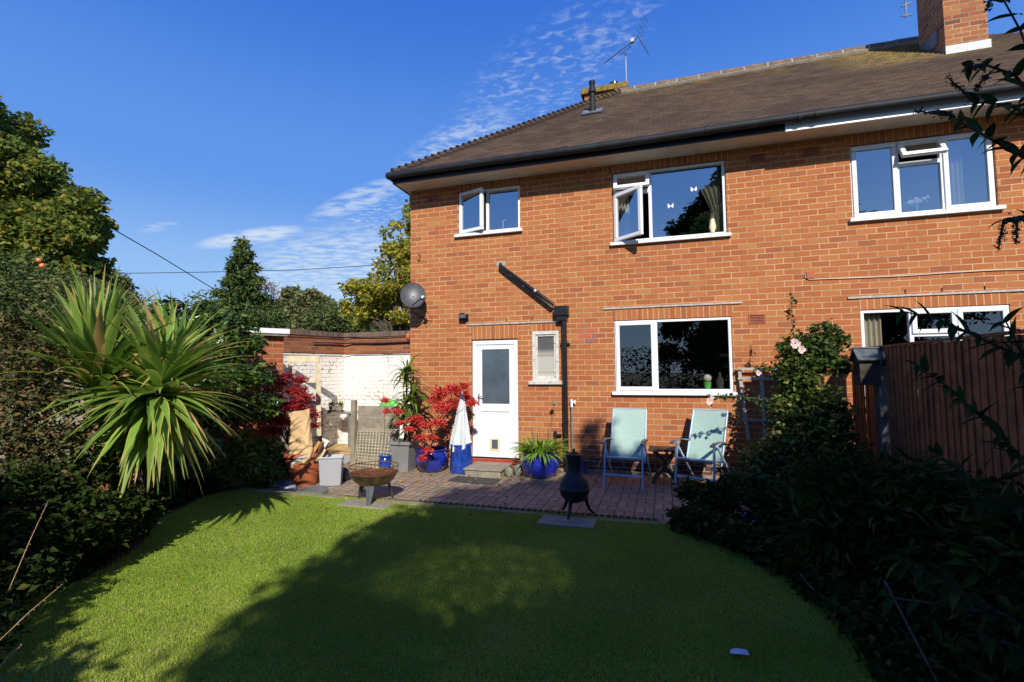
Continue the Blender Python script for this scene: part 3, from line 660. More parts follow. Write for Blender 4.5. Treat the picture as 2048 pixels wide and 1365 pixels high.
gm.tube([(-.155, -.52, 4.93), (-.155, HY+.4, 4.93)], .052, 12)
for x in (1.2, 2.9, 4.9, 6.05, 6.25, 8.6): gm.tube([(x, -.525, 4.915), (x+.05, -.525, 4.915)], .066, 12)
obj('gutter', gm, 'gutter', house, smooth=True)
dp = MB().tube([(-.155, .30, 4.90), (-.155, .30, 4.74), (-.15, .31, 4.66), (-.07, .36, 4.60), (-.045, .37, 4.52), (-.045, .37, .1)], .036, 10)
obj('downpipe', dp, 'black', house, smooth=True)
# party chimney
r_ = ray(1838, 88); yb = (8.89-CAM[0])/(r_[0]/r_[1])+CAM[1]
cx0, cx1, cy0, cy1 = 8.89, 9.47, 1.94, yb
ch = obj('chimney_stack', MB().box(cx0, cx1, cy0, cy1, 6.4, 10.2).box(cx0-.04, cx1+.04, cy0-.04, cy1+.04, 10.2, 10.45), 'chimney', house)
obj('chimney_flashing', MB().box(cx0-.015, cx1+.015, cy0-.03, cy0+.2, 6.72, 6.90).box(cx0-.02, cx0-.001, cy0+.2, cy1, 7.1, 7.35), 'lead', ch)
for yy in (cy0+.35, cy0+.9): obj('chimney_pot', MB().lathe([(.12, 0), (.11, .4), (.13, .42), (.13, .48), (.09, .48)], ((cx0+cx1)/2, yy, 10.45), 16), 'terra', ch, smooth=True)
# small chimney behind the hip
ch = obj('chimney_stack', MB().box(2.60, 3.56, 3.75, 4.3, 6.6, 8.20), 'chimney', house)
obj('chimney_cap', MB().box(2.52, 3.64, 3.68, 4.36, 8.20, 8.34), 'lichen', ch, bevel=.01)
obj('chimney_pot', MB().lathe([(.10, 0), (.10, .10), (.12, .11), (.12, .17), (.08, .18)], (3.29, 4.0, 8.34), 16), 'black', ch, smooth=True)
# boiler flue through the tiles
vx, vy, vz = 3.03, 1.89, zr(1.89)
fl = obj('roof_flue', MB().lathe([(.075, -.1), (.075, .12), (.06, .16), (.06, .40), (.085, .42), (.05, .58), (.062, .60), (.062, .66), (.0, .67)], (vx, vy, vz), 20), 'gutter', house, smooth=True)
obj('flue_flashing', MB().obox((vx, vy-.02, vz+.035), (.20, 0, 0), (0, .14, .14*k), (0, -.006, .008)), 'lead', house)
# air vents
for x, z, mt in [(.44, 4.63, 0), (5.64, 4.63, 0), (6.33, 4.63, 0), (5.56, 2.29, 0)]:
    vm = MB().box(x-.11, x+.11, -.012, .01, z-.07, z+.07)
    v = obj('air_vent', vm, 'terra', house, bevel=.003); sm = MB()
    for i in range(5): sm.box(x-.095, x+.095, -.0145, -.0125, z-.052+i*.024, z-.042+i*.024)
    obj('vent_slots', sm, 'black', v)
# waste pipes
pm = MB().tube([(1.70, -.03, 3.36), (1.71, -.09, 3.33), (2.62, -.10, 2.62)], .028, 10).tube([(1.72, -.035, 3.30), (1.74, -.07, 3.27), (2.58, -.07, 2.58)], .022, 10)
obj('waste_pipe', pm, 'black', house, smooth=True)
obj('pipe_bracket', MB().box(2.10, 2.16, -.09, 0, 2.95, 2.99), 'grey_metal', house)
obj('pipe_bracket', MB().tube([(1.90, -.07, 3.17), (1.92, -.07, 3.15)], .036, 10), 'grey_metal', house); obj('pipe_bracket', MB().tube([(2.30, -.10, 2.87), (2.33, -.1, 2.85)], .034, 10), 'grey_metal', house)
obj('pipe_patch', MB().box(1.62, 1.78, -.004, .01, 3.33, 3.42), 'mortar', house)
obj('rain_hopper', MB().box(2.62, 2.85, -.14, -.005, 2.44, 2.60).box(2.66, 2.82, -.12, -.006, 2.36, 2.44), 'black', house, bevel=.012)
pm = MB().tube([(2.775, -.075, 2.40), (2.775, -.075, .0)], .040, 14)
for z in (1.98, .75): pm.tube([(2.775, -.075, z), (2.775, -.075, z+.05)], .047, 14); 
pm.box(2.70, 2.85, -.05, 0, 1.985, 2.01); obj('downpipe', pm, 'black', house, smooth=True)
pm = MB().tube([(2.868, -.05, .2), (2.868, -.05, 1.02)], .0145, 10); obj('grey_pipe', pm, 'grey_metal', house, smooth=True)
obj('white_pipe_tee', MB().tube([(2.868, -.05, 1.0), (2.868, -.05, 1.12)], .021, 10).tube([(2.868, -.05, 1.08), (2.93, -.05, 1.08)], .014, 10).tube([(2.92, -.05, 1.05), (2.92, -.05, 1.11)], .012, 8), 'upvc', house, smooth=True)
obj('black_waste', MB().tube([(2.70, -.05, .56), (2.62, -.05, .56), (2.60, -.05, .52), (2.60, -.05, .12)], .02, 10).tube([(2.60, -.05, .48), (2.60, -.05, .62)], .026, 10), 'black', house, smooth=True)
obj('drain_gully', MB().tube([(2.60, -.05, .0), (2.60, -.05, .13)], .04, 10), 'redpaint', house, smooth=True)
obj('flank_pipe_end', MB().tube([(-.02, .08, 2.20), (-.09, .08, 2.20)], .075, 14), 'terra', house, smooth=True)
# cable box and cable of the right hand half
mb = MB(); pts = [(6.185, -.012, 2.90), (6.19, -.014, 2.84), (6.24, -.014, 2.815)]
for px, py in [(1700, 557), (1800, 553), (1900, 546), (1990, 541), (2048, 540)]: p = onY(px, py); pts.append((p[0], -.014, p[2]))
pts.append((13, -.014, pts[-1][2])); obj('wall_cable', mb.tube(pts, .006, 6), 'soffit', house); obj('cable_box', MB().box(6.20, 6.30, -.03, 0, 2.83, 2.92), 'terra', house, bevel=.005)
# ---------------------------------------------------------------- things fixed to or in the house
p = np.array((.235, -.34, 2.87)); t = root('satellite_dish', (.20, 0, 2.75), 'grey satellite dish on the brick wall near the house corner', 'satellite dish')
nrm = unit(np.array((.42, -.86, .28))); u = unit(np.cross(nrm, (0, 0, 1))); v = np.cross(u, nrm); v = v if v[2] > 0 else -v
mb = MB(); vs = []; nr, na = 6, 36
for i in range(nr+1):
    q = i/nr
    for j in range(na):
        a = 2*math.pi*j/na; vs.append(p+u*q*.205*math.cos(a)+v*q*.225*math.sin(a)+nrm*(.055*q*q-.05))
mb.add(vs, [(i*na+j, i*na+(j+1) % na, (i+1)*na+(j+1) % na, (i+1)*na+j) for i in range(nr) for j in range(na)])
rimp = [vs[nr*na+j] for j in range(na)]+[vs[nr*na]]; mb.tube(rimp, .006, 6, cap=False)
obj('reflector', mb, 'dish', t, smooth=True)
ln = p+u*.17*(1 if u[0] > 0 else -1)-v*.13+nrm*.20
obj('arm', MB().tube([p-v*.21, p-v*.22+nrm*.08, ln], .010, 8).tube([p-nrm*.05, (.20, -.1, 2.78), (.20, 0, 2.78)], .018, 8).box(.14, .26, -.02, 0, 2.70, 2.86), 'black', t)
obj('receiver', MB().tube([ln+nrm*.02, ln-nrm*.07], .025, 10).box(ln[0]-.03, ln[0]+.03, ln[1]-.02, ln[1]+.03, ln[2]-.04, ln[2]), 'black', t)
obj('cable', MB().tube([ln, ln+(.0, .05, -.16), (.44, -.02, 2.48), (.38, -.01, 2.46), (.0, -.01, 2.66)], .004, 5), 'black', t)
t = root('wall_light', (1.045, 0, 2.5), 'small black floodlight fixed on the wall above the back door', 'light')
obj('housing', MB().box(.975, 1.115, -.12, -.02, 2.46, 2.56), 'black', t, bevel=.02); obj('lens', MB().box(.99, 1.10, -.125, -.119, 2.475, 2.53), 'frost', t); obj('bracket', MB().box(1.02, 1.07, -.03, 0, 2.42, 2.5).bar((.965, -.06, 2.45), (.965, -.06, 2.54), .01, .02).bar((1.125, -.06, 2.45), (1.125, -.06, 2.54), .01, .02), 'black', t)
for (x, z, lb) in [(.20, 3.63, 'small rusty hook on the wall above the satellite dish'), (.40, 4.62, 'small rusty hook on the wall beside the top left air vent')]:
    prop(obj('wall_hook', MB().tube([(x, 0, z), (x+.02, -.12, z-.02), (x-.01, -.13, z+.03)], .008, 6), 'rust', loc=(x, 0, z)), lb, 'hook')
# TV aerials
dp_ = (np.array((3.6, 3.95, 8.3))-CAM)@_F
t = root('tv_aerial', (3.60, 3.95, 7.9), 'thin TV aerial on a mast by the small rear chimney', 'aerial')
obj('mast', MB().tube([at(1253, 190, dp_), at(1251, 104, dp_)], .018, 8), 'grey_metal', t)
A0, A1 = at(1208, 127, dp_+.6), at(1279, 73, dp_-.5); mb = MB().tube([A0, A1], .012, 6).tube([at(1240, 110, dp_), at(1262, 92, dp_-.2)], .012, 6).box(*[q for w_ in zip(at(1265, 82, dp_-.3)-.04, at(1265, 82, dp_-.3)+.04) for q in w_])
for i in range(16):
    c_ = A0+(A1-A0)*(i/15*.85); mb.tube([c_-np.array((0, .0, .06+.004*i)), c_+np.array((0, .0, .06+.004*i))], .004, 4)
obj('boom', mb, 'grey_metal', t)
rm_ = MB()
for s_ in (-1, 1):
    for i in range(4):
        c_ = A1+np.array((.0, 0, s_*(.08+.1*i)))+np.array((.05*i, .0, 0)); rm_.tube([c_-np.array((.05, .2, 0)), c_+np.array((.05, .2, 0))], .006, 4)
obj('reflector', rm_, 'grey_metal', t)
t = root('tv_aerial', (8.8, 2.1, 8.6), 'dark TV aerial bracket clamped to the tall front chimney', 'aerial')
d8 = 11.; obj('mast', MB().tube([at(1812, 35, d8), at(1809, -60, d8)], .02, 8).tube([at(1803, 33, d8), at(1823, 30, d8)], .02, 6).tube([at(1803, 14, d8), at(1823, 6, d8)], .02, 6), 'grey_metal', t)
obj('chimney_lashing', MB().box(cx0-.02, cx1+.02, cy0-.02, cy1+.02, 8.62, 8.65).box(cx0-.02, cx1+.02, cy0-.02, cy1+.02, 9.0, 9.03), 'grey_metal', t)
# curtains & ornaments behind the glass
def curtain(x0, x1, z0, z1, y, label, gather=0., group=None):
    n = 30; vs = []; m_ = 12
    for i in range(m_+1):
        tz = i/m_
        for j in range(n+1):
            a = j/n; xx = x0+(x1-x0)*a; xx = xx+(x1-xx)*gather*math.sin(math.pi*min(1, tz*1.25)*.5)**2 if gather > 0 else xx
            vs.append((xx, y+.022*math.sin(a*26), z1-(z1-z0)*tz))
    mb = MB().add(vs, [(i*(n+1)+j, i*(n+1)+j+1, (i+1)*(n+1)+j+1, (i+1)*(n+1)+j) for i in range(m_) for j in range(n)])
    return prop(obj('curtain', mb, 'curtain', smooth=True, loc=((x0+x1)/2, y, z0)), label, 'curtain', group)
curtain(4.80, 5.17, 3.60, 4.64, .16, 'cream curtain drawn back at the right of the large upstairs window', .62)
curtain(3.60, 3.80, 3.7, 4.35, .16, 'cream curtain behind the open casement')
curtain(7.92, 8.14, 3.66, 4.60, .16, 'pale curtain in the right light of the three light upstairs window')
curtain(6.87, 7.12, 1.28, 2.31, .14, 'cream curtain in the ground floor window over the fence')
prop(obj('vase', MB().lathe([(.0, 0), (.05, .0), (.065, .08), (.05, .2), (.03, .24), (.04, .27)], (5.02, .11, 3.62), 16), 'cream', smooth=True, loc=(5.02, .11, 3.62)), 'patterned vase on the sill of the large upstairs window', 'vase')
for x, z, lb in [(4.43, 4.08, 'white paper butterfly stuck low on the large upstairs window'), (4.77, 4.30, 'white paper butterfly stuck high beside the curtain')]:
    mb = MB().add([(x, .058, z), (x-.04, .055, z+.045), (x-.045, .055, z-.005), (x-.03, .055, z-.035)], [(0, 1, 2), (0, 2, 3)]).add([(x, .058, z), (x+.04, .055, z+.045), (x+.045, .055, z-.005), (x+.03, .055, z-.035)], [(0, 2, 1), (0, 3, 2)])
    prop(obj('paper_butterfly', mb, 'upvc', loc=(x, .058, z)), lb, 'decoration')
t = root('pot_plant', (4.88, .13, 1.24), 'cactus in a lime green pot on the ground floor window sill', 'pot plant'); obj('pot', MB().lathe([(0, 0), (.045, 0), (.055, .1), (.05, .1)], (4.88, .13, 1.29), 16), 'bush_pot' if 'bush_pot' in M else 'green', t, smooth=True); obj('cactus', MB().ball((4.88, .13, 1.44), .06, 12), 'cloth', t, smooth=True)
prop(obj('green_bottle', MB().lathe([(0, 0), (.05, 0), (.055, .12), (.02, .18), (.02, .24)], (5.05, .13, 1.29), 14), 'dark_int', smooth=True, loc=(5.05, .13, 1.29)), 'dark green glass bottle beside the cactus on the sill', 'bottle')
t = root('flower_vase', (7.60, .14, 3.66), 'round white dried flower standing in the three light upstairs window', 'ornament'); obj('stem', MB().tube([(7.60, .14, 3.66), (7.60, .14, 3.80)], .008), 'cloth', t)
mb = MB(); rr_ = random.Random(3)
for i in range(26): mb.ball((7.60+rr_.gauss(0, .055), .14+rr_.gauss(0, .02), 3.82+rr_.gauss(0, .02)), .028, 6)
obj('flower_head', mb, 'upvc', t, smooth=True)
for x, lb in ((1.55, 'white tap shaped ornament standing in the small upstairs window'),): prop(obj('tap', MB().tube([(1.70, .12, 3.98), (1.70, .12, 4.14), (1.76, .12, 4.16)], .014), 'upvc', loc=(1.7, .12, 3.98)), lb, 'ornament')

# ================================================================ GROUND
rng0 = np.random.default_rng(7)
struct(obj('ground', MB().add([(-300, -300, -.03), (300, -300, -.03), (300, 400, -.03), (-300, 400, -.03)], [(0, 1, 2, 3)]), 'field'))
# soil of the borders
struct(obj('soil_bed', MB().add([(-8, -14, -.012), (6.7, -14, -.012), (6.7, 0, -.012), (-8, 3, -.012)], [(0, 1, 2, 3)]), 'soil'))
struct(obj('patio', MB().add([(-1.9, -2.28, 0), (6.0, -2.28, 0), (6.0, .0, 0), (0, 0, 0), (0, 1.0, 0), (-1.9, .6, 0)], [(0, 1, 2, 3, 4, 5)]), 'paver'))
struct(obj('yard', MB().add([(-3.6, .0, -.004), (0, .0, -.004), (0, 1.7, -.004), (-3.6, 1.7, -.004)], [(0, 1, 2, 3)]), 'gravel'))
# lawn outline (curved edges against the borders)
LP = [(-1.25, -2.36), (-1.32, -2.7), (-1.22, -3.05), (-.92, -3.7), (-.35, -4.25), (-.05, -4.75), (.05, -5.3), (.15, -6.2), (.2, -9.5), (5.3, -9.5), (5.42, -6.5), (5.40, -5.0), (5.36, -4.3), (5.28, -3.75), (5.08, -3.35), (4.80, -3.0), (4.45, -2.62), (4.18, -2.36)]
struct(obj('lawn', MB().add([(x, y, -.004) for x, y in LP], [tuple(range(len(LP)))]), 'lawn'))
mb = MB(); x = -1.2
rr_ = random.Random(5)
while x < 4.15:
    w_ = rr_.uniform(.42, .62); mb.box(x+.006, x+w_-.006, -2.42+rr_.uniform(-.01, .01), -2.305, -.06, .008+rr_.uniform(-.004, .004)); x += w_
struct(obj('concrete_strip', mb, 'concrete', bevel=.006))
struct(obj('path_slab', MB().box(2.98, 3.56, -2.74, -2.425, -.06, .014), 'concrete', bevel=.008))
struct(obj('path_slab', MB().box(.52, 1.16, -2.68, -2.425, -.06, .010), 'concrete', bevel=.008))
mb = MB(); x = -1.1
while x < 4.2:
    if x > 1.3 or rr_.random() < .75: mb.tube([(x, -2.297, -.02), (x, -2.297, .026 if x > 1.4 else .012)], [.032, .026], 8)
    x += .068
mb.box(-1.1, 4.2, -2.31, -2.29, -.03, .006); prop(obj('scalloped_edging', mb, 'wood_dark', smooth=True), 'dark scalloped edging strip between the block patio and the lawn', 'edging')
# grass blades
def inpoly(px, py, poly):
    c = np.zeros(len(px), bool); n = len(poly)
    for i in range(n):
        x0, y0 = poly[i]; x1, y1 = poly[i-1]
        k_ = ((y0 > py) != (y1 > py)); c ^= k_ & (px < (x1-x0)*(py-y0)/((y1-y0) if y1 != y0 else 1e-9)+x0)
    return c
def grass(n, x0, x1, y0, y1, seed):
    g = np.random.default_rng(seed); px = x0+(x1-x0)*g.random(n); py = y0+(y1-y0)*g.random(n); k_ = inpoly(px, py, LP); return np.stack([px[k_], py[k_], np.full(k_.sum(), -.004)], 1)
LPg = LP
eg = []; g_e = np.random.default_rng(9)
for a_, b_ in zip(LP, LP[1:]+LP[:1]):
    a_, b_ = np.array(a_), np.array(b_)
    if a_[1] < -6.5 and b_[1] < -6.5: continue
    m_ = int(np.linalg.norm(b_-a_)*2600); q = g_e.random(m_)[:, None]; pp = a_+(b_-a_)*q+g_e.normal(size=(m_, 2))*.028; eg.append(np.concatenate([pp, np.full((m_, 1), -.008)], 1))
eg = np.concatenate(eg); eg = eg[(eg[:, 1] < -2.30)]
P = np.concatenate([grass(430000, -1.4, 5.5, -6.1, -4.4, 1), grass(300000, -1.4, 5.5, -4.4, -2.36, 2), grass(14000, -1.3, 4.3, -2.48, -2.36, 3), eg])
n = len(P); g = np.random.default_rng(3); D = unit(np.stack([g.normal(size=n)*.55, g.normal(size=n)*.55, np.ones(n)], 1)); S_ = unit(np.stack([g.normal(size=n), g.normal(size=n), np.zeros(n)], 1))
patchy = .75+.35*np.sin(P[:, 0]*5+np.sin(P[:, 1]*7)*1.5)*np.sin(P[:, 1]*4.3+P[:, 0])
hgt = (.010+.017*g.random(n)**1.5*patchy)[:, None]; hgt[-len(eg):] *= 1.0+1.6*g.random((len(eg), 1)); wd = .0020+.0016*g.random(n)[:, None]
V = np.stack([P-S_*wd, P+S_*wd, P+D*hgt+S_*wd*.1], 1).reshape(-1, 3)
fld = np.zeros(n); g3 = np.random.default_rng(77)
for k_ in range(26):
    fr_ = 1.2*1.22**k_*.7 if k_ < 14 else g3.uniform(6, 26); th = g3.uniform(0, 6.28); fld += np.sin(P[:, 0]*fr_*math.cos(th)+P[:, 1]*fr_*math.sin(th)*.8+g3.uniform(0, 6.28)+1.2*np.sin(P[:, 1]*fr_*.6+k_))/(1+.06*fr_)
fld = np.clip(.5+.5*fld/ (fld.std()*1.9), 0, 1)**1.3
o = npmesh('grass', V, np.arange(n*3).reshape(-1, 3), L['grass'], rnd=np.clip(.12+.38*g.random(n)+.42*fld, 0, .999), nv=3); o['kind'] = 'stuff'
# fallen leaves on the patio
P = np.stack([np.concatenate([g.normal(.9, .7, 60), g.uniform(-1, 4.5, 70)]), np.concatenate([g.normal(-.9, .35, 60), g.uniform(-3.2, -.3, 70)]), np.full(130, .012)], 1); P = P[P[:, 1] < -.1]
P = P[P[:, 0] < 5]
o = leaves('fallen_leaves', P, L['litter'], None, .045, .7, g, 0., D=np.stack([g.normal(size=len(P)), g.normal(size=len(P)), g.normal(size=len(P))*.15], 1)); o['kind'] = 'stuff'
prop(o, 'scattered small red and brown leaves lying on the patio and lawn', None)

# ================================================================ YARD, GARAGE, BOUNDARIES
ga = at(568, 660, 7.9); gd = unit(np.array((.57, .82, 0.))); gn = np.array((gd[1], -gd[0], 0.))   # direction of the front wall, outward normal
ga[2] = 0; GZ = 2.16
t = root('garage', ga, 'flat roofed brick garage with a white fascia behind the glossy shrub', 'garage')
gl = 2.3; back = -gn*2.6
def P3(a, z): return (a[0], a[1], z)
c0, c1, c2, c3 = ga-gd*gl, ga.copy(), ga+back, ga-gd*gl+back
mb = MB()
for a, b in ((c0, c1), (c1, c2), (c2, c3), (c3, c0)): mb.add([P3(a, 0), P3(b, 0), P3(b, GZ), P3(a, GZ)], [(0, 1, 2, 3)])
# brick material varies along x+y, so the front wall is built in that frame
obj('wall', mb, 'brick_garage', t)
ov = .10; q0, q1 = c0+gn*ov, c1+gn*ov+gd*.04; q2, q3 = c2+gd*.04, c3
mb = MB().add([P3(q, GZ+.0) for q in (q0, q1, q2, q3)]+[P3(q, GZ+.035) for q in (q0, q1, q2, q3)], [(0, 3, 2, 1), (4, 5, 6, 7), (0, 1, 5, 4), (1, 2, 6, 5), (2, 3, 7, 6), (3, 0, 4, 7)])
obj('roof_board', mb, 'wood_grey', t)
q0, q1 = c0+gn*(ov+.02), c1+gn*(ov+.02)+gd*.06; q2, q3 = c2+gd*.06, c3
mb = MB().add([P3(q, GZ+.037) for q in (q0, q1, q2, q3)]+[P3(q, GZ+.115) for q in (q0, q1, q2, q3)], [(0, 3, 2, 1), (4, 5, 6, 7), (0, 1, 5, 4), (1, 2, 6, 5), (2, 3, 7, 6), (3, 0, 4, 7)])
obj('fascia', mb, 'upvc', t)
# painted yard wall: oblique length, then a length parallel to the house
wa = at(560, 661, 9.7); wb = at(688, 666, 11.0); WZ = 2.46
t = root('yard_wall', (wb[0], wb[1], 0), 'brick yard wall painted white below and bare brick on top', 'wall')
def wallseg(a, b, z0, z1, th, name, mat, par, off=0.):
    a = np.array(a[:2]); b = np.array(b[:2]); d_ = (b-a)/np.linalg.norm(b-a); n_ = np.array((d_[1], -d_[0])); f0, f1 = a+n_*off, b+n_*off; g0, g1 = a-n_*th, b-n_*th
    vs = [(*q, z) for z in (z0, z1) for q in (f0, f1, g1, g0)]
    return obj(name, MB().add(vs, [(0, 3, 2, 1), (4, 5, 6, 7), (0, 1, 5, 4), (1, 2, 6, 5), (2, 3, 7, 6), (3, 0, 4, 7)]), mat, par)
wc = np.array((0., wb[1])); 
wallseg(wa, wb, 0, WZ-.11, .2, 'wall_panel', 'brick_paint', t); wallseg(wb+np.array((.001, 0, 0)), wc, 0, WZ-.11, .2, 'wall_panel', 'brick_paint', t)
M['coping'] = brick('coping_brick_material', 2, cols=((.15,.10,.075),(.11,.08,.065),(.20,.12,.08),(.08,.065,.055)), mort=(.22,.19,.15), w=.08, soldier=True)
wallseg(wa, wb, WZ-.109, WZ, .22, 'coping', 'coping', t, .018); wallseg(wb, wc, WZ-.109, WZ, .22, 'coping', 'coping', t, .018)
for i, zz in enumerate((2.345, 2.21, 1.975)):
    mb = MB(); a0 = onY(632 if i == 1 else 575, 700, wb[1]); n_ = 16
    pts = [(wa[0]+(wb[0]-wa[0])*q+.03, wa[1]+(wb[1]-wa[1])*q-.05, zz+.01*math.sin(q*9)) for q in (.5 if i == 1 else .02, .75, .97)]+[(wb[0]+(0-wb[0])*q, wb[1]-.04, zz+.012*math.sin(q*11+i)) for q in (.1, .4, .7, .93)]
    prop(obj('cable', mb.tube(pts, .016 if i == 1 else .009, 6), 'black', t), ('thin cable under the coping', 'thick black cable with round clips', 'thin cable along the top of the white paint')[i])
mb = MB()
# timber door frame leaning on the yard wall
t = root('door_frame_leaning', at(608, 850, 9.4)*np.array((1, 1, 0)), 'cream painted timber door frame leaning against the white yard wall', 'door frame')
def px_plane(px, py, dep=9.55): return at(px, py, dep)
def fr(a, b, wd): 
    A_, B_ = px_plane(*a), px_plane(*b); return MB().bar(A_, B_, wd, .045, up=tuple(unit(ray(608, 760))))
F1 = [((580, 714), (584, 850)), ((636, 714), (638, 872)), ((577, 718), (640, 718)), ((584, 762), (632, 762)), ((584, 806), (632, 806))]
for (a, b), wd, nm in zip(F1, (.07, .085, .12, .07, .07), ('stile', 'stile', 'rail', 'rail', 'rail')): obj(nm, fr(a, b, wd), 'wood_pale', t)
obj('brace', MB().bar(at(562, 744, 9.2), at(592, 729, 9.5), .03, .03), 'wood_pale', t)
# stand with two pots
t = root('plant_table', onY(672, 850, 1.05)*np.array((1, 1, 0)), 'slim grey metal table standing before the white yard wall', 'table')
a, b = onY(636, 824, 1.05), onY(704, 826, 1.0); zt_ = (a[2]+b[2])/2
obj('table_top', MB().box(a[0], b[0], 1.0, 1.35, zt_-.03, zt_), 'grey_metal', t)
for x_ in (a[0]+.06, b[0]-.12): obj('leg', MB().box(x_, x_+.07, 1.04, 1.1, 0, zt_-.03), 'grey_metal', t)
for px, lb, dish in ((664, 'small clay pot with grey plant on a wide saucer on the grey table', .11), (681, 'small clay pot with upright green plant on a red saucer on the grey table', .085)):
    p = onY(px, 822, 1.15); p[2] = zt_; t = root('pot_plant', p, lb, 'pot plant')
    obj('saucer', MB().lathe([(0, .002), (dish*.7, .002), (dish, .035), (dish*.92, .035)], p, 18), 'terra' if dish < .1 else 'stone', t, smooth=True)
    obj('pot', MB().lathe([(.0, .02), (.05, .02), (.062, .12), (.055, .12)], p, 16), 'concrete', t, smooth=True)
    g = np.random.default_rng(int(px)); leaves('plant', np.array(p)+np.array((0, 0, .12))+g.normal(size=(120, 3))*np.array((.03, .03, .02))+np.array((0, 0, .03)), L['oak' if dish > .1 else 'bush'], t, .05, .3, g, -1.)
# low timber gate panel, right of the yard opening
t = root('fence_panel', (-.85, -.45, 0), 'weathered grey timber fence panel closing the side yard', 'fence panel')
for i in range(5): obj('board', MB().box(-.78, .02, -.40+.004*(i % 2), -.38+.004*(i % 2), .03+i*.195, .03+i*.195+.19), 'wood_grey', t)
obj('post', MB().box(-.87, -.79, -.48, -.40, 0, 1.10), 'wood_grey', t, bevel=.006); obj('batten', MB().box(-.31, -.25, -.425, -.401, .02, 1.0), 'wood_grey', t)
t = root('grid_trellis', (-.4, -.6, 0), 'cream wire grid panel leaning on the timber panel', 'wire grid')
mb = MB(); a0, a1, a2, a3 = np.array(onY(709, 930, -.62)), np.array(onY(765, 934, -.66)), np.array(onY(793, 863, -.47)), np.array(onY(716, 862, -.45))
a1 = np.array(onY(783, 938, -.66))
for i in range(13): q = i/12; mb.tube([a0+(a1-a0)*q, a3+(a2-a3)*q], .0035, 5)
for i in range(13): q = i/12; mb.tube([a0+(a3-a0)*q, a1+(a2-a1)*q], .0035, 5)
obj('wires', mb, 'wiremesh', t)
prop(obj('garden_toy', MB().ball((-.28, -.2, .98), .17, 14, sq=(1.2, .5, .75)), 'green', smooth=True, loc=(-.28, -.2, .98)), 'lime green plastic tub showing above the timber panel', 'tub')
# tan decking boards in the yard
mb = MB()
for i in range(5): mb.box(-3.2, -.9, .16+i*.26, .16+i*.26+.24, -.002, .03)
struct(obj('yard_boards', mb, simple('yellow_timber', (.50, .34, .13), .8, .3, 4, c2=(.25, .18, .10)), bevel=.004))
mb = MB()
for i, (px, py) in enumerate(((648, 905), (668, 908), (655, 912))): p = onZ(px, py, .03)
# fence on the right with concrete posts
t = root('boundary_fence', (6.66, -3.6, 0), 'tall dark feather edge timber fence on the right boundary', 'fence')
def fx_(y): return 6.655+.045*y*.0
rr_ = random.Random(11); y = -.02; nb = 0
boards = MB(); y = -.10; i = 0
while y > -7.6:
    w_ = .105; zt2 = 1.80+rr_.uniform(-.006, .006); gapy = rr_.random() < .05
    lean = rr_.uniform(-.006, .006); yy = y-.086
    if abs(y+1.02) > .07: obj('board', MB().add([(6.66, y, .05), (6.646+lean, y-w_, .05), (6.664+lean, y-w_, .05), (6.668, y, .05), (6.66, y, zt2), (6.646+lean, y-w_, zt2), (6.664+lean, y-w_, zt2), (6.668, y, zt2)], [(0, 1, 5, 4), (1, 2, 6, 5), (2, 3, 7, 6), (3, 0, 4, 7), (4, 5, 6, 7)]), 'fence', t)
    y -= w_ + (.012 if (y > -1.0 and i % 2) else -.004); i += 1
for z in (.35, 1.0, 1.6): obj('rail', MB().box(6.675, 6.72, -7.6, -.05, z, z+.07), 'fence', t)
for yy in (-1.02, -3.02, -5.02, -7.02): obj('post', (MB().box(6.60, 6.70, yy-.05, yy+.05, 0, 1.82) if yy > -2 else MB().box(6.725, 6.82, yy-.05, yy+.05, 0, 1.75)), simple('concrete_post', (.085, .08, .08), .95, .15, 9, bmp=.4) if yy == -1.02 else bpy.data.materials['concrete_post'], t, bevel=.006)
obj('capping', MB().box(6.64, 6.70, -7.6, -.1, 1.806, 1.83), 'fence', t)
# bird house on the post
t = root('bird_house', (6.50, -1.05, 1.5), 'dark pitched roof bird house fixed to the fence post', 'bird house')
p = at(1732, 745, 6.05) if False else np.array((6.50, -1.08, 1.5))
obj('box', MB().box(6.40, 6.60, -1.20, -1.0, 1.38, 1.66).add([(6.40, -1.199, 1.66), (6.60, -1.199, 1.66), (6.60, -1.1, 1.77), (6.40, -1.1, 1.77), (6.40, -1.001, 1.66), (6.60, -1.001, 1.66)], [(0, 1, 2, 3), (3, 2, 5, 4), (0, 3, 4), (1, 5, 2)]), 'wood_dark', t)
obj('roof', MB().obox((6.50, -1.165, 1.735), (.13, 0, 0), (0, .085, .075), (0, -.006, .007)).obox((6.50, -1.035, 1.735), (.13, 0, 0), (0, .085, -.075), (0, .006, .007)), 'pitleg', t)
obj('hole', MB().tube([(6.398, -1.1, 1.56), (6.402, -1.1, 1.56)], .018, 12), 'ink', t)
# neighbour shed seen through the left shrubs
t = root('garden_shed', (-6, -1.2, 0), 'low pale shed roof glimpsed behind the left shrubs', 'shed')
a = at(40, 645, 9.); obj('wall', MB().box(-9.5, -5.6, -1.6, 1.2, 0, 2.0), 'wood_grey', t); obj('roof', MB().box(-9.7, -5.4, -1.8, 1.4, 2.05, 2.12).add([(-9.7, -1.8, 2.12), (-5.4, -1.8, 2.12), (-5.4, -.2, 2.5), (-9.7, -.2, 2.5)], [(0, 1, 2, 3)]), 'lead', t)

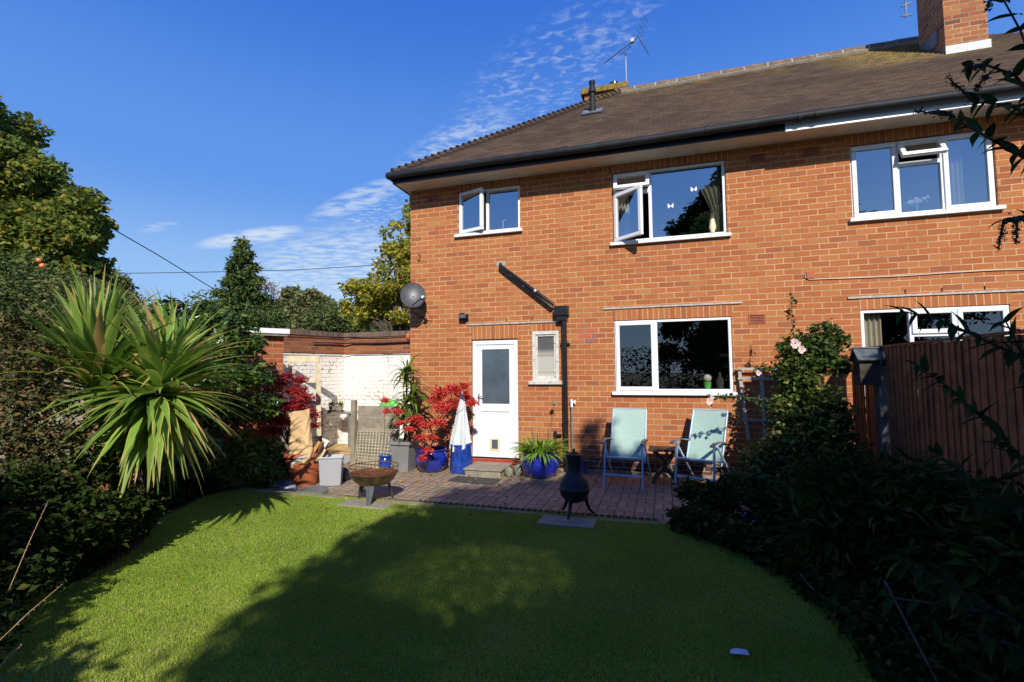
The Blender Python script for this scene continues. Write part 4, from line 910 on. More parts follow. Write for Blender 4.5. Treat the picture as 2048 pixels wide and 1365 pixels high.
# ================================================================ PATIO THINGS
def pot(name, c, prof, mat, label, cat='pot', soil=None, group=None):
    t = root(name, c, label, cat, group); obj('pot', MB().lathe(prof, c, 40, wob=.004), mat, t, smooth=True)
    if soil: obj('soil', MB().lathe([(0, soil[1]), (soil[0], soil[1])], c, 24), 'soil', t)
    return t
bowl = lambda r, h: [(0, .004), (r*.62, .004), (r*.68, h*.05), (r*.86, h*.25), (r*.985, h*.52), (r*.99, h*.68), (r*.90, h*.84), (r*.875, h*.88), (r*.93, h*.92), (r*.955, h*.955), (r*.93, h*1.), (r*.84, h*1.), (r*.82, h*.85), (0, h*.84)]
# step and mat and stones
t = root('door_step', (1.65, -.6, 0), 'low weathered wooden step below the white back door', 'step')
for i in range(5): obj('board', MB().box(1.36, 1.96, -.84+i*.118, -.84+i*.118+.112, .105, .13), 'wood_grey', t, bevel=.004)
obj('riser', MB().box(1.38, 1.94, -.82, -.80, 0, .104).box(1.38, 1.41, -.799, -.30, 0, .104).box(1.91, 1.94, -.799, -.30, 0, .104), 'wood_grey', t)
prop(obj('door_mat', MB().add([(1.24, -1.17, .012), (1.98, -1.22, .012), (1.98, -.87, .014), (1.27, -.85, .014), (1.24, -1.17, .002), (1.98, -1.22, .002)], [(0, 1, 2, 3), (4, 5, 1, 0)]), simple('speckled_mat', (.05, .05, .048), .95, .3, 60, c2=(.16, .15, .13), amount=.8, bmp=.8), loc=(1.6, -1., 0)), 'flat dark speckled door mat before the wooden step', 'door mat')
for x, y, r, lb, sq in ((2.02, -.66, .075, 'pale rounded stone leaning by the step', (.9, .6, 1.1)), (2.13, -.55, .085, 'greenish upright stone behind the pale stone', (.8, .5, 1.2)), (2.06, -.42, .07, 'mossy stone nearest the door frame', (.9, .7, 1.)) ):
    prop(obj('stone', MB().ball((x, y, r*.95), r, 12, sq=sq), 'stone', smooth=True, loc=(x, y, 0)), lb, 'stone')
# blue glazed pots
t1 = pot('blue_bowl_pot', (.70, -.56, 0), bowl(.265, .36), 'blueglaze', 'round blue glazed bowl pot holding the red maple by the house wall', 'pot', (.22, .31))
t2 = pot('blue_tall_pot', (1.19, -.50, 0), [(0, .004), (.185, .004), (.19, .02), (.178, .2), (.172, .40), (.18, .425), (.175, .44), (.16, .44), (.155, .30), (0, .29)], 'blueglaze2', 'tall bright blue glazed cylinder pot holding the furled parasol')
t3 = pot('agapanthus_pot', (2.47, -.52, 0), bowl(.30, .37), 'blueglaze', 'wide dark blue bowl pot with the green strappy plant', 'pot', (.25, .32))
t4 = pot('blue_jar', (-.10, -.62, 0), [(0, 0), (.09, 0), (.105, .05), (.11, .15), (.09, .19), (.11, .21), (.105, .23), (.08, .23), (.08, .18), (0, .18)], 'blueglaze2', 'small blue glazed jar beside the tall grey planter')
pot('blue_small_pot', (3.02, -.12, 0), [(0, 0), (.06, 0), (.08, .18), (.06, .18), (0, .17)], 'blueglaze', 'tiny blue pot on the ground by the downpipe')
pot('blue_border_pot', at(560, 955, 7.3)*np.array((1, 1, 0)), bowl(.26, .34), 'blueglaze', 'blue bowl pot half hidden behind the big terracotta pot')
pot('blue_corner_pot', (5.55, -.35, 0), bowl(.24, .34), 'blueglaze', 'dark blue pot in shade behind the right garden chair')
# agapanthus
g = np.random.default_rng(21); n = 260; a = g.random(n)*2*math.pi; rr = g.random(n)**.5*.17
base = np.stack([2.47+rr*np.cos(a), -.52+rr*np.sin(a), np.full(n, .32)], 1); el = .25+g.random(n)*.95
D = np.stack([np.cos(a)*np.cos(el), np.sin(a)*np.cos(el), np.sin(el)], 1)
blades('leaves', base, D, .28+.20*g.random(n), .034, 1.5, L['agap'], t3, g)
mb = MB()
for i in range(9): a_ = i*.7; mb.tube([(2.47+.08*math.cos(a_), -.52+.08*math.sin(a_), .33), (2.47+.14*math.cos(a_), -.52+.12*math.sin(a_), .70+.05*math.sin(i*3))], [.004, .004], 5)
obj('flower_stalks', mb, 'stem', t3)
# grey tall planter and dracaena
pc = np.array((.24, -.60, 0)); t = root('grey_planter', pc, 'tall tapered grey square planter with a strappy leaved palm', 'planter')
pm = MB(); 
def sq(hw, z): return [(pc[0]-hw, pc[1]-hw, z), (pc[0]+hw, pc[1]-hw, z), (pc[0]+hw, pc[1]+hw, z), (pc[0]-hw, pc[1]+hw, z)]
vs = sq(.125, 0)+sq(.165, .42)+sq(.195, .425)+sq(.195, .475)+sq(.165, .475)+sq(.16, .44)
pm.add(vs, [(a_*4+i, a_*4+(i+1) % 4, (a_+1)*4+(i+1) % 4, (a_+1)*4+i) for a_ in range(5) for i in range(4)]+[(23, 22, 21, 20)]); obj('body', pm, 'zinc', t, bevel=.004)
obj('soil', MB().add(sq(.16, .441), [(0, 1, 2, 3)]), 'soil', t)
g = np.random.default_rng(5); st = MB(); bs, Ds, ls = [], [], []
for (hx, hy, top, n) in ((.03, 0, 1.62, 46), (.12, .05, 1.30, 44), (-.02, .03, 1.08, 34), (.10, -.06, .92, 28)):
    b0 = pc+np.array((hx*.4, hy*.4, .44)); b1 = pc+np.array((hx, hy, top-.30)); st.tube([b0, (b0+b1)/2+np.array((.01, 0, 0)), b1], [.022, .018, .015], 7)
    a = g.random(n)*2*math.pi; el = g.uniform(-.1, 1.35, n); zz = g.random(n)*.28
    bs.append(b1+np.stack([np.zeros(n), np.zeros(n), zz], 1)); Ds.append(np.stack([np.cos(a)*np.cos(el), np.sin(a)*np.cos(el), np.sin(el)], 1)); ls.append(.34+.22*g.random(n))
obj('stems', st, 'bark', t, smooth=True); blades('leaves', np.concatenate(bs), np.concatenate(Ds), np.concatenate(ls), .044, 2.3, L['yucca'], t, g)
# parasol furled in the tall blue pot
t = root('furled_parasol', (1.20, -.5, .3), 'furled pale grey blue garden parasol standing in the tall blue pot', 'parasol')
base = np.array((1.19, -.56, .29)); tip = np.array((1.25, -.60, 1.26)); obj('pole', MB().tube([base, tip], .012, 8), 'upvc', t)
ax = unit(tip-base); u = unit(np.cross(ax, (0, 1, 0))); v = np.cross(ax, u); vs = []; nf = 40; rows = 14
for i in range(rows+1):
    q = i/rows; zc = tip-ax*(.03+q*.80); R0 = .012+.135*q**.8
    for j in range(nf):
        a = 2*math.pi*j/nf; r = R0*(1+.22*math.sin(a*6+q*1.2)*(.3+q)); off = ax*(.0 if i < rows else -.10*math.cos(a-1.0)); vs.append(zc+u*r*math.cos(a)+v*r*.62*math.sin(a)+off)
obj('canopy', MB().add(vs, [(i*nf+j, i*nf+(j+1) % nf, (i+1)*nf+(j+1) % nf, (i+1)*nf+j) for i in range(rows) for j in range(nf)]), 'canvas', t, smooth=True)
prop(obj('garden_cane', MB().tube([(1.08, -.52, .42), (1.02, -.47, .72)], .008, 6), 'wood_pale', loc=(1.08, -.52, .3)), 'short pale cane sticking out of the tall blue pot', 'cane')
# glass balls on rods
for (x, y, z, r, lb, b0) in ((.80, -.72, .56, .052, 'larger clear glass ball on a rod over the blue bowl pot', (.64, -.66, .33)), (.53, -.55, .70, .040, 'smaller clear glass ball nearer the grey planter', (.60, -.56, .33))):
    t = root('glass_ball_stake', b0, lb, 'garden ornament'); obj('ball', MB().ball((x, y, z), r, 20), 'ball', t, smooth=True); obj('rod', MB().tube([b0, (x, y, z-r)], .005, 6), 'grey_metal', t)
t = root('wire_stake', (2.60, -.25, .3), 'thin rod with a speckled grey ball leaning over the strappy plant', 'garden ornament')
obj('rod', MB().tube([(2.55, -.35, .3), (2.62, -.22, 1.04)], .0035, 6), 'rust', t); obj('ball', MB().ball((2.625, -.215, 1.07), .036, 14), 'stone', t, smooth=True)
# terracotta pot with paper sack and firewood
tc_ = np.array((-.64, -1.83, 0)); t = root('terracotta_pot', tc_, 'large terracotta pot stuffed with a paper sack and firewood', 'pot')
obj('pot', MB().lathe([(0, .004), (.165, .004), (.17, .03), (.20, .12), (.245, .24), (.262, .33), (.255, .38), (.262, .385), (.295, .40), (.305, .425), (.295, .45), (.26, .455), (.24, .42), (.235, .2), (0, .19)], tc_, 44), 'terra', t, smooth=True)
t = root('paper_sack', tc_+np.array((-.02, .02, .42)), 'tall crumpled brown paper sack standing in the terracotta pot', 'sack')
g = np.random.default_rng(8); vs = []; nr, na = 26, 44; A_ = at(603, 925, 6.8); B_ = at(600, 822, 6.85)
for i in range(nr+1):
    q = i/nr; cz_ = A_*(1-q)+B_*q; hw = (.170+.012*math.sin(q*7)-.010*q)*(1-.35*max(0, .12-q)/.12); hd = .085*(1-.55*q)
    for j in range(na):
        a = 2*math.pi*j/na; cs, sn = math.cos(a), math.sin(a); xx = hw*np.sign(cs)*abs(cs)**.6; yy = hd*np.sign(sn)*abs(sn)**.7
        cr = .006*math.sin(a*3+q*9+1.3*math.sin(q*15))+.005*math.sin(a*7-q*17)+.004*math.sin(q*31+a*5)+.0025*math.sin(q*60-a*11)
        zz = cz_[2]+(.035*cs*q**3 if q > .9 else 0)
        vs.append((cz_[0]+xx+cr*cs, cz_[1]+yy*(1)+cr*1.3*sn, zz))
sack = obj('bag', MB().add(vs, [(i*na+j, i*na+(j+1) % na, (i+1)*na+(j+1) % na, (i+1)*na+j) for i in range(nr) for j in range(na)]), 'paper', t, smooth=True)
cu = bpy.data.curves.new('weight_mark', 'FONT'); cu.body = '12kg'; cu.size = .066; cu.extrude = .0008; cu.shear = .25; cu.materials.append(M['ink'])
to = bpy.data.objects.new('tmp', cu); col.objects.link(to); bpy.context.view_layer.update()
me = bpy.data.meshes.new_from_object(to); bpy.data.objects.remove(to)
tp = at(575, 888, 6.66)
for v_ in me.vertices: v_.co = Vector((tp[0]+v_.co.x*.95, tp[1]-.0+v_.co.z, tp[2]+v_.co.y+.10*v_.co.x)) - Vector(wloc(t))
from mathutils.bvhtree import BVHTree
bv = BVHTree.FromPolygons([v_.co.copy() for v_ in sack.data.vertices], [tuple(p_.vertices) for p_ in sack.data.polygons])
for v_ in me.vertices:
    h_ = bv.ray_cast(Vector((v_.co.x, -2, v_.co.z)), Vector((0, 1, 0)))
    if h_[0] is not None: v_.co.y = h_[0].y-.012
tx = bpy.data.objects.new('weight_mark', me); col.objects.link(tx); tx.parent = t
for i, (a, b, w_, h_, mt, lb) in enumerate([((632, 922), (652, 878), .055, .035, 'wood_orange', 'orange split log standing upright in the terracotta pot'), ((622, 912), (640, 884), .05, .03, 'wood_orange', 'wide orange split log behind the paper sack'), ((640, 918), (660, 884), .03, .02, 'wood_pale', 'pale narrow stick at the right of the terracotta pot'), ((628, 925), (648, 885), .03, .03, 'wood_dark', 'dark stick between the logs in the terracotta pot'), ((588, 918), (561, 872), .03, .02, 'wood_grey', 'long grey stick leaning left out of the terracotta pot')]):
    A_, B_ = at(*a, 6.8), at(*b, 6.85-.03*i); prop(obj('firewood', MB().bar(A_, B_, w_, h_, up=(0, 1, .2)), mt, loc=A_, bevel=.004), lb, 'firewood', 'firewood in the terracotta pot')
prop(obj('paper_scrap', MB().add([at(644, 876, 6.8), at(659, 882, 6.75), at(650, 896, 6.72), at(645, 893, 6.8), at(652, 885, 6.9)], [(0, 1, 2, 3), (0, 3, 4)]), 'cloth', loc=at(650, 888, 6.8)), 'crumpled pale paper caught at the top of the firewood', 'paper')
gl_ = MB(); A_ = at(590, 930, 6.52); gl_.tube([at(612, 914, 6.6), at(598, 918, 6.5), at(586, 927, 6.46), at(584, 934, 6.46)], [.02, .026, .022, .014], 10).tube([at(598, 916, 6.5), at(600, 924, 6.48)], .012, 8); prop(obj('garden_glove', gl_, 'cloth', smooth=True, loc=A_), 'pale garden glove draped over the terracotta pot rim', 'glove')
# clear storage bin
b0 = np.array((-.22, -1.82, 0)); t = root('storage_bin', b0, 'translucent white plastic bin beside the terracotta pot', 'bin')
pm = MB(); ang = R(28); ca, sa = math.cos(ang), math.sin(ang)
def bq(hx, hy, z): return [(b0[0]+ca*x_-sa*y_, b0[1]+sa*x_+ca*y_, z) for x_, y_ in ((-hx, -hy), (hx, -hy), (hx, hy), (-hx, hy))]
vs = bq(.135, .085, .005)+bq(.155, .105, .38)+bq(.17, .12, .385)+bq(.17, .12, .41)+bq(.158, .108, .41)+bq(.15, .10, .38)+bq(.13, .08, .02)
pm.add(vs, [(a_*4+i, a_*4+(i+1) % 4, (a_+1)*4+(i+1) % 4, (a_+1)*4+i) for a_ in range(6) for i in range(4)]+[(3, 2, 1, 0), (24, 25, 26, 27)]); obj('body', pm, 'bin', t, bevel=.008)
obj('contents', MB().add(bq(.125, .075, .03)+bq(.145, .095, .33), [(0, 1, 5, 4), (1, 2, 6, 5), (2, 3, 7, 6), (3, 0, 4, 7), (4, 5, 6, 7)]), simple('mixed_kindling', (.42, .33, .26), .9, .4, 9, c2=(.5, .5, .55)), t)
obj('liner_flap', MB().add([(b0[0]+.16, b0[1]+.0, .41), (b0[0]+.19, b0[1]+.12, .41), (b0[0]+.22, b0[1]+.13, .33), (b0[0]+.19, b0[1]+.02, .30)], [(0, 1, 2, 3)]), 'bin', t)
A_ = at(690, 950, 7.1); prop(obj('black_sack', MB().ball((A_[0]-.04, A_[1], .10), .13, 10, sq=(.8, .7, .8)), 'black', smooth=True, loc=(A_[0], A_[1], 0)), 'crumpled black bag slumped behind the plastic bin', 'bag')
mb = MB(); c_ = onZ(625, 986, 0)
pts = [onZ(*q, .022) for q in ((592, 981), (640, 968), (655, 974), (656, 981), (643, 987), (600, 985))]; n_ = len(pts)
mb.add(list(pts)+[p_-np.array((0, 0, .02)) for p_ in pts], [tuple(range(n_))[::-1]]+[(i, (i+1) % n_, n_+(i+1) % n_, n_+i) for i in range(n_)])
prop(obj('grey_slab', mb, 'slate', loc=(c_[0], c_[1], 0)), 'smooth grey mat lying flat before the terracotta pot', 'mat')
# pair of trainers
def shoe(c, rz, label):
    t = root('trainer', c, label, 'shoe', 'pair of old trainers', rz)
    vs = []; n_ = 12; m_ = 14
    def outl(q): return .038*(math.sin(math.pi*min(1, max(0, q*.94+.05)))**.45)*(1+.18*math.sin(q*5-1))
    for i in range(m_+1):
        q = i/m_; x_ = -.14+.28*q; w_ = outl(q); hh = .095-.055*q if q > .35 else .085+.01*q/.35
        if q > .93: hh *= .75
        for j in range(n_+1):
            a = math.pi*j/n_; vs.append((x_, -w_*math.cos(a), .02+hh*math.sin(a)**.7*(1 if q > .45 or j in (0, n_) else .92)))
    obj('upper', MB().add(vs, [(i*(n_+1)+j, i*(n_+1)+j+1, (i+1)*(n_+1)+j+1, (i+1)*(n_+1)+j) for i in range(m_) for j in range(n_)]), simple('trainer_mesh', (.22, .23, .25), .8, .2, 20) if 'trainer_mesh' not in bpy.data.materials else bpy.data.materials['trainer_mesh'], t, smooth=True, local=True)
    sv = [(-.145+.29*i/m_, s_*outl(i/m_)*1.12, z_) for z_ in (0, .024) for s_ in (-1, 1) for i in range(m_+1)]; k_ = m_+1
    obj('sole', MB().add(sv, [(i, i+1, 2*k_+i+1, 2*k_+i) for i in range(m_)]+[(k_+i+1, k_+i, 3*k_+i, 3*k_+i+1) for i in range(m_)]+[(2*k_+i, 2*k_+i+1, 3*k_+i+1, 3*k_+i) for i in range(m_)]), 'upvc', t, local=True)
    obj('collar', MB().lathe([(.032, .085), (.026, .100), (.018, .085), (0, .06)], (-.075, 0, 0), 16, sx=1.5), 'black', t, smooth=True, local=True)
shoe(onZ(577, 977, 0), R(-8), 'grey trainer nearer the grey mat, sole clean'); shoe(onZ(563, 972, 0), R(18), 'grey trainer tucked behind the other at the bush edge')
# fire pit
fp = np.array((.84, -2.40, .0)); t = root('fire_pit', fp, 'rusty round fire pit bowl on three grey metal legs', 'fire pit')
obj('bowl', MB().lathe([(0, .185), (.10, .19), (.18, .215), (.235, .26), (.27, .31), (.285, .345), (.292, .35), (.285, .352), (.262, .31), (.20, .25), (.1, .215), (0, .21)], fp, 44), 'pit', t, smooth=True)
mb = MB(); nn_ = 44; rg = [(fp[0]+.292*math.cos(2*math.pi*i/nn_), fp[1]+.292*math.sin(2*math.pi*i/nn_), .43) for i in range(nn_+1)]; mb.tube(rg, .006, 6, cap=False)
for i in range(7): a = i*2*math.pi/7+.3; mb.tube([(fp[0]+.292*math.cos(a), fp[1]+.292*math.sin(a), .43), (fp[0]+.288*math.cos(a), fp[1]+.288*math.sin(a), .345)], .005, 5)
obj('guard_ring', mb, 'rust', t)
mb = MB()
for i in range(-6, 7): x_ = i*.042; h_ = math.sqrt(.27**2-x_**2); mb.tube([(fp[0]+x_, fp[1]-h_, .352), (fp[0]+x_, fp[1]+h_, .352)], .003, 5).tube([(fp[0]-h_, fp[1]+x_, .352), (fp[0]+h_, fp[1]+x_, .352)], .003, 5)
obj('ash', MB().lathe([(.0, .27), (.15, .275), (.235, .285)], fp, 30), 'rust', t); obj('grate', mb, 'rust', t)
for a in (R(-72), R(50), R(172)):
    d_ = np.array((math.cos(a), math.sin(a), 0)); s_ = np.array((-d_[1], d_[0], 0)); tp_ = fp+d_*.17+np.array((0, 0, .24)); bt = fp+d_*.235
    obj('leg', MB().add([tp_-s_*.055, tp_+d_*.03, tp_+s_*.055, bt-s_*.022, bt+d_*.015, bt+s_*.022], [(0, 1, 4, 3), (1, 2, 5, 4)]).add([tp_-s_*.055-d_*.004, tp_+s_*.055-d_*.004, bt+s_*.022-d_*.004, bt-s_*.022-d_*.004], [(0, 1, 2, 3)]), 'pitleg', t)
# chimenea
cc = np.array((3.30, -2.32, 0)); t = root('chimenea', cc, 'black cast iron chimenea with three curved legs at the lawn edge', 'chimenea')
obj('body', MB().lathe([(0, .135), (.05, .14), (.11, .17), (.150, .22), (.165, .27), (.172, .275), (.172, .295), (.166, .30), (.160, .34), (.135, .40), (.105, .435), (.088, .46), (.080, .50), (.080, .58), (.088, .625), (.086, .64), (.0, .64)], cc, 40), 'iron', t, smooth=True)
obj('lid', MB().lathe([(.092, .642), (.095, .655), (.06, .675), (.02, .685), (.012, .70), (.02, .712), (0, .72)], cc, 24), 'iron', t, smooth=True)
for a in (R(-100), R(20), R(140)):
    d_ = np.array((math.cos(a), math.sin(a), 0)); pts = [cc+d_*.12+np.array((0, 0, .20)), cc+d_*.135+np.array((0, 0, .13)), cc+d_*.165+np.array((0, 0, .06)), cc+d_*.215+np.array((0, 0, .012))]
    obj('leg', MB().tube(pts, [.026, .02, .016, .014], 8), 'iron', t, smooth=True)
# folding chairs
def chair(name, loc, rz, label):
    t = root(name, loc, label, 'garden chair', 'folding garden chairs', rz); lo = dict(local=True)
    hw = .255
    for s_ in (-1, 1):
        obj('front_leg', MB().bar((s_*hw, -.27, 0), (s_*hw*.97, -.20, .60), .042, .022, up=(1, 0, 0)), 'chairblue', t, **lo, bevel=.004)
        obj('rear_leg', MB().bar((s_*(hw+.02), .42, 0), (s_*(hw+.02), -.16, .58), .034, .018, up=(1, 0, 0)), 'chairblue', t, **lo, bevel=.004)
        arm = MB(); pts = [(s_*(hw+.01), -.34, .60), (s_*(hw+.01), -.24, .625), (s_*(hw+.01), -.05, .63), (s_*(hw-.0), .10, .605), (s_*(hw-.01), .20, .585)]
        for p_, q_ in zip(pts, pts[1:]): arm.bar(p_, q_, .05, .02)
        obj('armrest', arm, 'grey_metal', t, **lo, bevel=.004)
        obj('side_tube', MB().tube([(s_*.238, .05, .30), (s_*.238, .20, .66), (s_*.235, .34, 1.0)], .012, 8), 'chairblue', t, **lo, smooth=True)
    obj('stretcher', MB().bar((-hw, -.245, .17), (hw, -.245, .17), .035, .018), 'chairblue', t, **lo)
    obj('seat_rail', MB().bar((-hw, -.225, .40), (hw, -.225, .40), .035, .02), 'chairblue', t, **lo)
    vs = []; m_ = 10; n_ = 8
    for i in range(m_+1):
        q = i/m_; y_ = -.24+.30*q; z_ = .415-.08*q-.025*math.sin(math.pi*q)
        for j in range(n_+1): vs.append((-.23+.46*j/n_, y_, z_-.012*math.sin(math.pi*j/n_)))
    obj('seat', MB().add(vs, [(i*(n_+1)+j, i*(n_+1)+j+1, (i+1)*(n_+1)+j+1, (i+1)*(n_+1)+j) for i in range(m_) for j in range(n_)]), 'sling', t, **lo)
    vs = []
    for i in range(m_+1):
        q = i/m_; y_ = .085+.255*q; z_ = .345+.665*q
        for j in range(n_+1): vs.append((-.235+.47*j/n_, y_+.018*math.sin(math.pi*j/n_)*(math.sin(math.pi*q)), z_))
    obj('backrest', MB().add(vs, [(i*(n_+1)+j, i*(n_+1)+j+1, (i+1)*(n_+1)+j+1, (i+1)*(n_+1)+j) for i in range(m_) for j in range(n_)]), 'sling', t, **lo)
    obj('backrest_trim', MB().tube([(-.238, .34, 1.008), (.238, .34, 1.008)], .008, 6), 'chairblue', t, **lo)
    return t
chair('folding_chair', (3.74, -.70, 0), R(-6), 'aqua mesh folding chair left of the small wooden table')
chair('folding_chair', (4.72, -.62, 0), R(-26), 'aqua mesh folding chair with leaf shadows right of the table')
# small crossed leg table
t = root('side_table', (4.24, -.38, 0), 'small dark wooden side table with crossed legs between the chairs', 'table')
obj('table_top', MB().box(4.03, 4.46, -.56, -.20, .44, .47), 'wood_dark', t, bevel=.004)
for y_ in (-.52, -.24):
    for s_ in (-1, 1): obj('leg', MB().bar((4.245+s_*.17, y_+.01*s_, 0), (4.245-s_*.15, y_+.01*s_, .44), .035, .02, up=(0, 1, 0)), 'wood_dark', t)

# ================================================================ VEGETATION
def C_(px, py, dep, r): p = at(px, py, dep); return (p[0], p[1], p[2], r)
def foot(px, dep): p = at(px, 760, dep); return (p[0], p[1], -.01)
def shrub(name, px, dep, cl, leaf, label, cat='shrub', group=None, **kw):
    kw.setdefault('trunk_r', .03); kw.setdefault('crown', 'foliage'); return tree(name, foot(px, dep), [C_(*c) for c in cl], leaf, label, cat, group, **kw)
def pxell(px, py, dep, rx, rz, ry=None): p = at(px, py, dep); s_ = dep/980.; return (p[0], p[1], p[2], rx*s_, (ry or rx)*s_, rz*s_)
rg = np.random.default_rng(42)
def edge_px(pts, n, hz0, hz1, r0, r1, seed, off=.1):
    g_ = np.random.default_rng(seed); out = []; P_ = np.array(pts)
    for i in range(n):
        q = i/(n-1)*(len(P_)-1); k_ = min(int(q), len(P_)-2); c_ = P_[k_]+(P_[k_+1]-P_[k_])*(q-k_)
        out.append((c_[0]+g_.uniform(-off, off), c_[1]+g_.uniform(-off, off), g_.uniform(hz0, hz1), g_.uniform(r0, r1)))
    return out
cl_ = edge_px([(-1.55, -2.55), (-1.5, -3.1), (-1.1, -3.9), (-.6, -4.45), (-.25, -4.95), (-.15, -5.5), (-.1, -6.2)], 70, .02, .16, .09, .17, 61)+edge_px([(-1.9, -2.8), (-1.8, -3.4), (-1.4, -4.2), (-.9, -4.8), (-.6, -5.5), (-.5, -6.2)], 60, .05, .25, .14, .22, 62)
tree('border_plants', (-1.2, -4.2, 0), cl_, 'dark', 'low dark border plants spilling over the left edge of the lawn', 'plants', None, .055, 1500, 63, .01, .5, .3, 'foliage', limbs=False)
# --- far trees
tree('sycamore_tree', foot(-20, 15), env(rg, [pxell(-70, 330, 15, 110, 190), pxell(-20, 470, 15, 150, 150), pxell(105, 450, 14.4, 80, 80), pxell(150, 520, 14, 75, 65), pxell(175, 440, 14.2, 35, 42), pxell(30, 340, 14.6, 50, 70)], 190, .38, .75), 'sycamore', 'large sycamore with yellowing leaves at the far left', lsize=.16, per=560, seed=3, trunk_r=.28, shell=.35, aspect=.8)
t = tree('apple_tree', foot(40, 8.6), env(rg, [pxell(40, 590, 8.6, 120, 75), pxell(150, 610, 8.3, 90, 40), pxell(-10, 640, 8.4, 70, 60)], 85, .22, .42), 'apple', 'apple tree with two red apples in front of the sycamore', lsize=.075, per=330, seed=4, trunk_r=.09, shell=.3)
for px, py in ((78, 521), (85, 532)): p = at(px, py, 7.7); obj('apple', MB().ball(p, .040, 14), 'apple', t, smooth=True)
tree('dark_round_tree', foot(255, 24), env(rg, [pxell(245, 575, 24, 32, 36), pxell(215, 590, 24, 40, 30)], 26, .5, .8), 'oak', 'small dark rounded tree behind the apple tree', lsize=.2, per=200, seed=5)
con = []; g = np.random.default_rng(6); ap = at(484, 478, 17)
for i in range(95):
    q = (i/94)**.8; z_ = ap[2]-q*4.2-.05; r_ = .05+1.75*q**.95; a = g.random()*6.283; rr = r_*g.uniform(.35, 1.)
    con.append((ap[0]+rr*math.cos(a), ap[1]+rr*math.sin(a), z_-.15*rr, .16+.30*q))
tree('conifer_tree', foot(484, 17), con, 'conifer', 'pointed dark green conifer rising behind the garage', lsize=.17, per=900, seed=6, trunk_r=.14, aspect=.28, droop=.5, shell=.1, fork=(ap[0], ap[1], ap[2]-.1), sq=(1.1, 1.1, .55), limbs=False)
tree('pink_shrub', foot(534, 19), env(rg, [pxell(532, 596, 19, 20, 30)], 9, .2, .4), 'heather', 'bare pinkish tree top beside the conifer', lsize=.28, per=90, seed=7, aspect=.08, shell=.1, droop=-.8)
tree('olive_green_tree', foot(600, 34), env(rg, [pxell(600, 630, 34, 52, 50), pxell(545, 650, 33, 40, 36), pxell(640, 650, 33, 40, 30)], 120, .55, 1.1), 'oak', 'broad rounded olive green tree beyond the yard wall', lsize=.28, per=230, seed=8, trunk_r=.3, shell=.5)
tree('feathery_tree', foot(672, 27), env(rg, [pxell(672, 640, 27, 55, 32), pxell(735, 650, 27, 40, 26), pxell(640, 655, 27, 25, 20)], 60, .4, .8), 'apple', 'lower feathery green tree between the rounded tree and the yellow maple', lsize=.22, per=170, seed=9, aspect=.3, shell=.3)
tree('yellow_maple_tree', foot(800, 18), env(rg, [pxell(800, 580, 18, 95, 80), pxell(815, 500, 18, 62, 70), pxell(745, 600, 18, 60, 48), pxell(830, 450, 18.2, 30, 40)], 135, .2, .45), 'yellow', 'tall maple turning yellow and orange beside the house corner', lsize=.13, per=260, seed=10, trunk_r=.2, shell=.25, aspect=.8)
tree('conifer_skirt_shrub', foot(430, 14), env(rg, [pxell(430, 640, 14, 60, 42), pxell(350, 650, 14, 60, 36), pxell(520, 650, 15, 50, 30)], 46, .35, .6), 'conifer', 'bushy evergreens at the foot of the conifer', cat='shrub', lsize=.13, per=260, seed=12, aspect=.3)
tree('border_hedge', foot(180, 11), env(rg, [pxell(160, 690, 11, 230, 50, 60), pxell(-60, 700, 11, 150, 60, 60)], 70, .35, .6), 'dark', 'dark hedge at the far left behind the cordyline', cat='hedge', lsize=.12, per=600, seed=13)
# distant bungalow
p = at(596, 650, 44.); t = root('distant_house', (p[0], p[1], 0), 'distant house with a flared orange brick chimney above the yard wall', 'house')
x_, y_, z_ = p; obj('wall', MB().box(x_-3, x_+11, y_, y_+7, 0, 3.0), 'orangeroof', t); obj('roof', MB().add([(x_-3.3, y_-.3, 2.9), (x_+11.3, y_-.3, 2.9), (x_+9, y_+3.5, 5.35), (x_-1, y_+3.5, 5.35), (x_-3.3, y_+7.3, 2.9), (x_+11.3, y_+7.3, 2.9)], [(0, 1, 2, 3), (4, 3, 2, 5), (0, 3, 4), (1, 5, 2)]), 'tile', t)
obj('chimney', MB().add([(x_-.35, y_-.2, 3), (x_+1.5, y_-.2, 3), (x_-.35, y_+.5, 3), (x_+1.5, y_+.5, 3), (x_-.35, y_-.2, 4.9), (x_+1.2, y_-.2, 4.9), (x_-.35, y_+.5, 4.9), (x_+1.2, y_+.5, 4.9), (x_-.35, y_-.2, 5.3), (x_+.6, y_-.2, 5.3), (x_-.35, y_+.5, 5.3), (x_+.6, y_+.5, 5.3), (x_-.38, y_-.2, 6.05), (x_+.38, y_-.2, 6.05), (x_-.38, y_+.5, 6.05), (x_+.38, y_+.5, 6.05)], [(a_+i, a_+j, a_+4+j, a_+4+i) for a_ in (0, 4, 8) for i, j in ((0, 1), (1, 3), (3, 2), (2, 0))]+[(12, 13, 15, 14)]), simple('orange_brick', (.48, .17, .06), .9, .15, 3), t)
for q in (-.15, .18): obj('chimney_pot', MB().tube([(x_+q, y_+.1, 6.05), (x_+q, y_+.1, 6.3)], .08, 8), 'cream', t)
# overhead cables
prop(obj('overhead_cable', MB().tube([at(-60, 290, 13), at(60, 362, 14), at(180, 432, 16), at(310, 507, 18.5), at(440, 586, 22)], .018, 6), 'black'), 'thick black overhead cable crossing the sycamore', 'cable')
prop(obj('overhead_cable', MB().tube([at(180, 548, 30), at(400, 545, 30), at(600, 540, 30), at(860, 524, 30)], .020, 6), 'gutter'), 'thin overhead cable across the sky behind the conifer', 'cable')

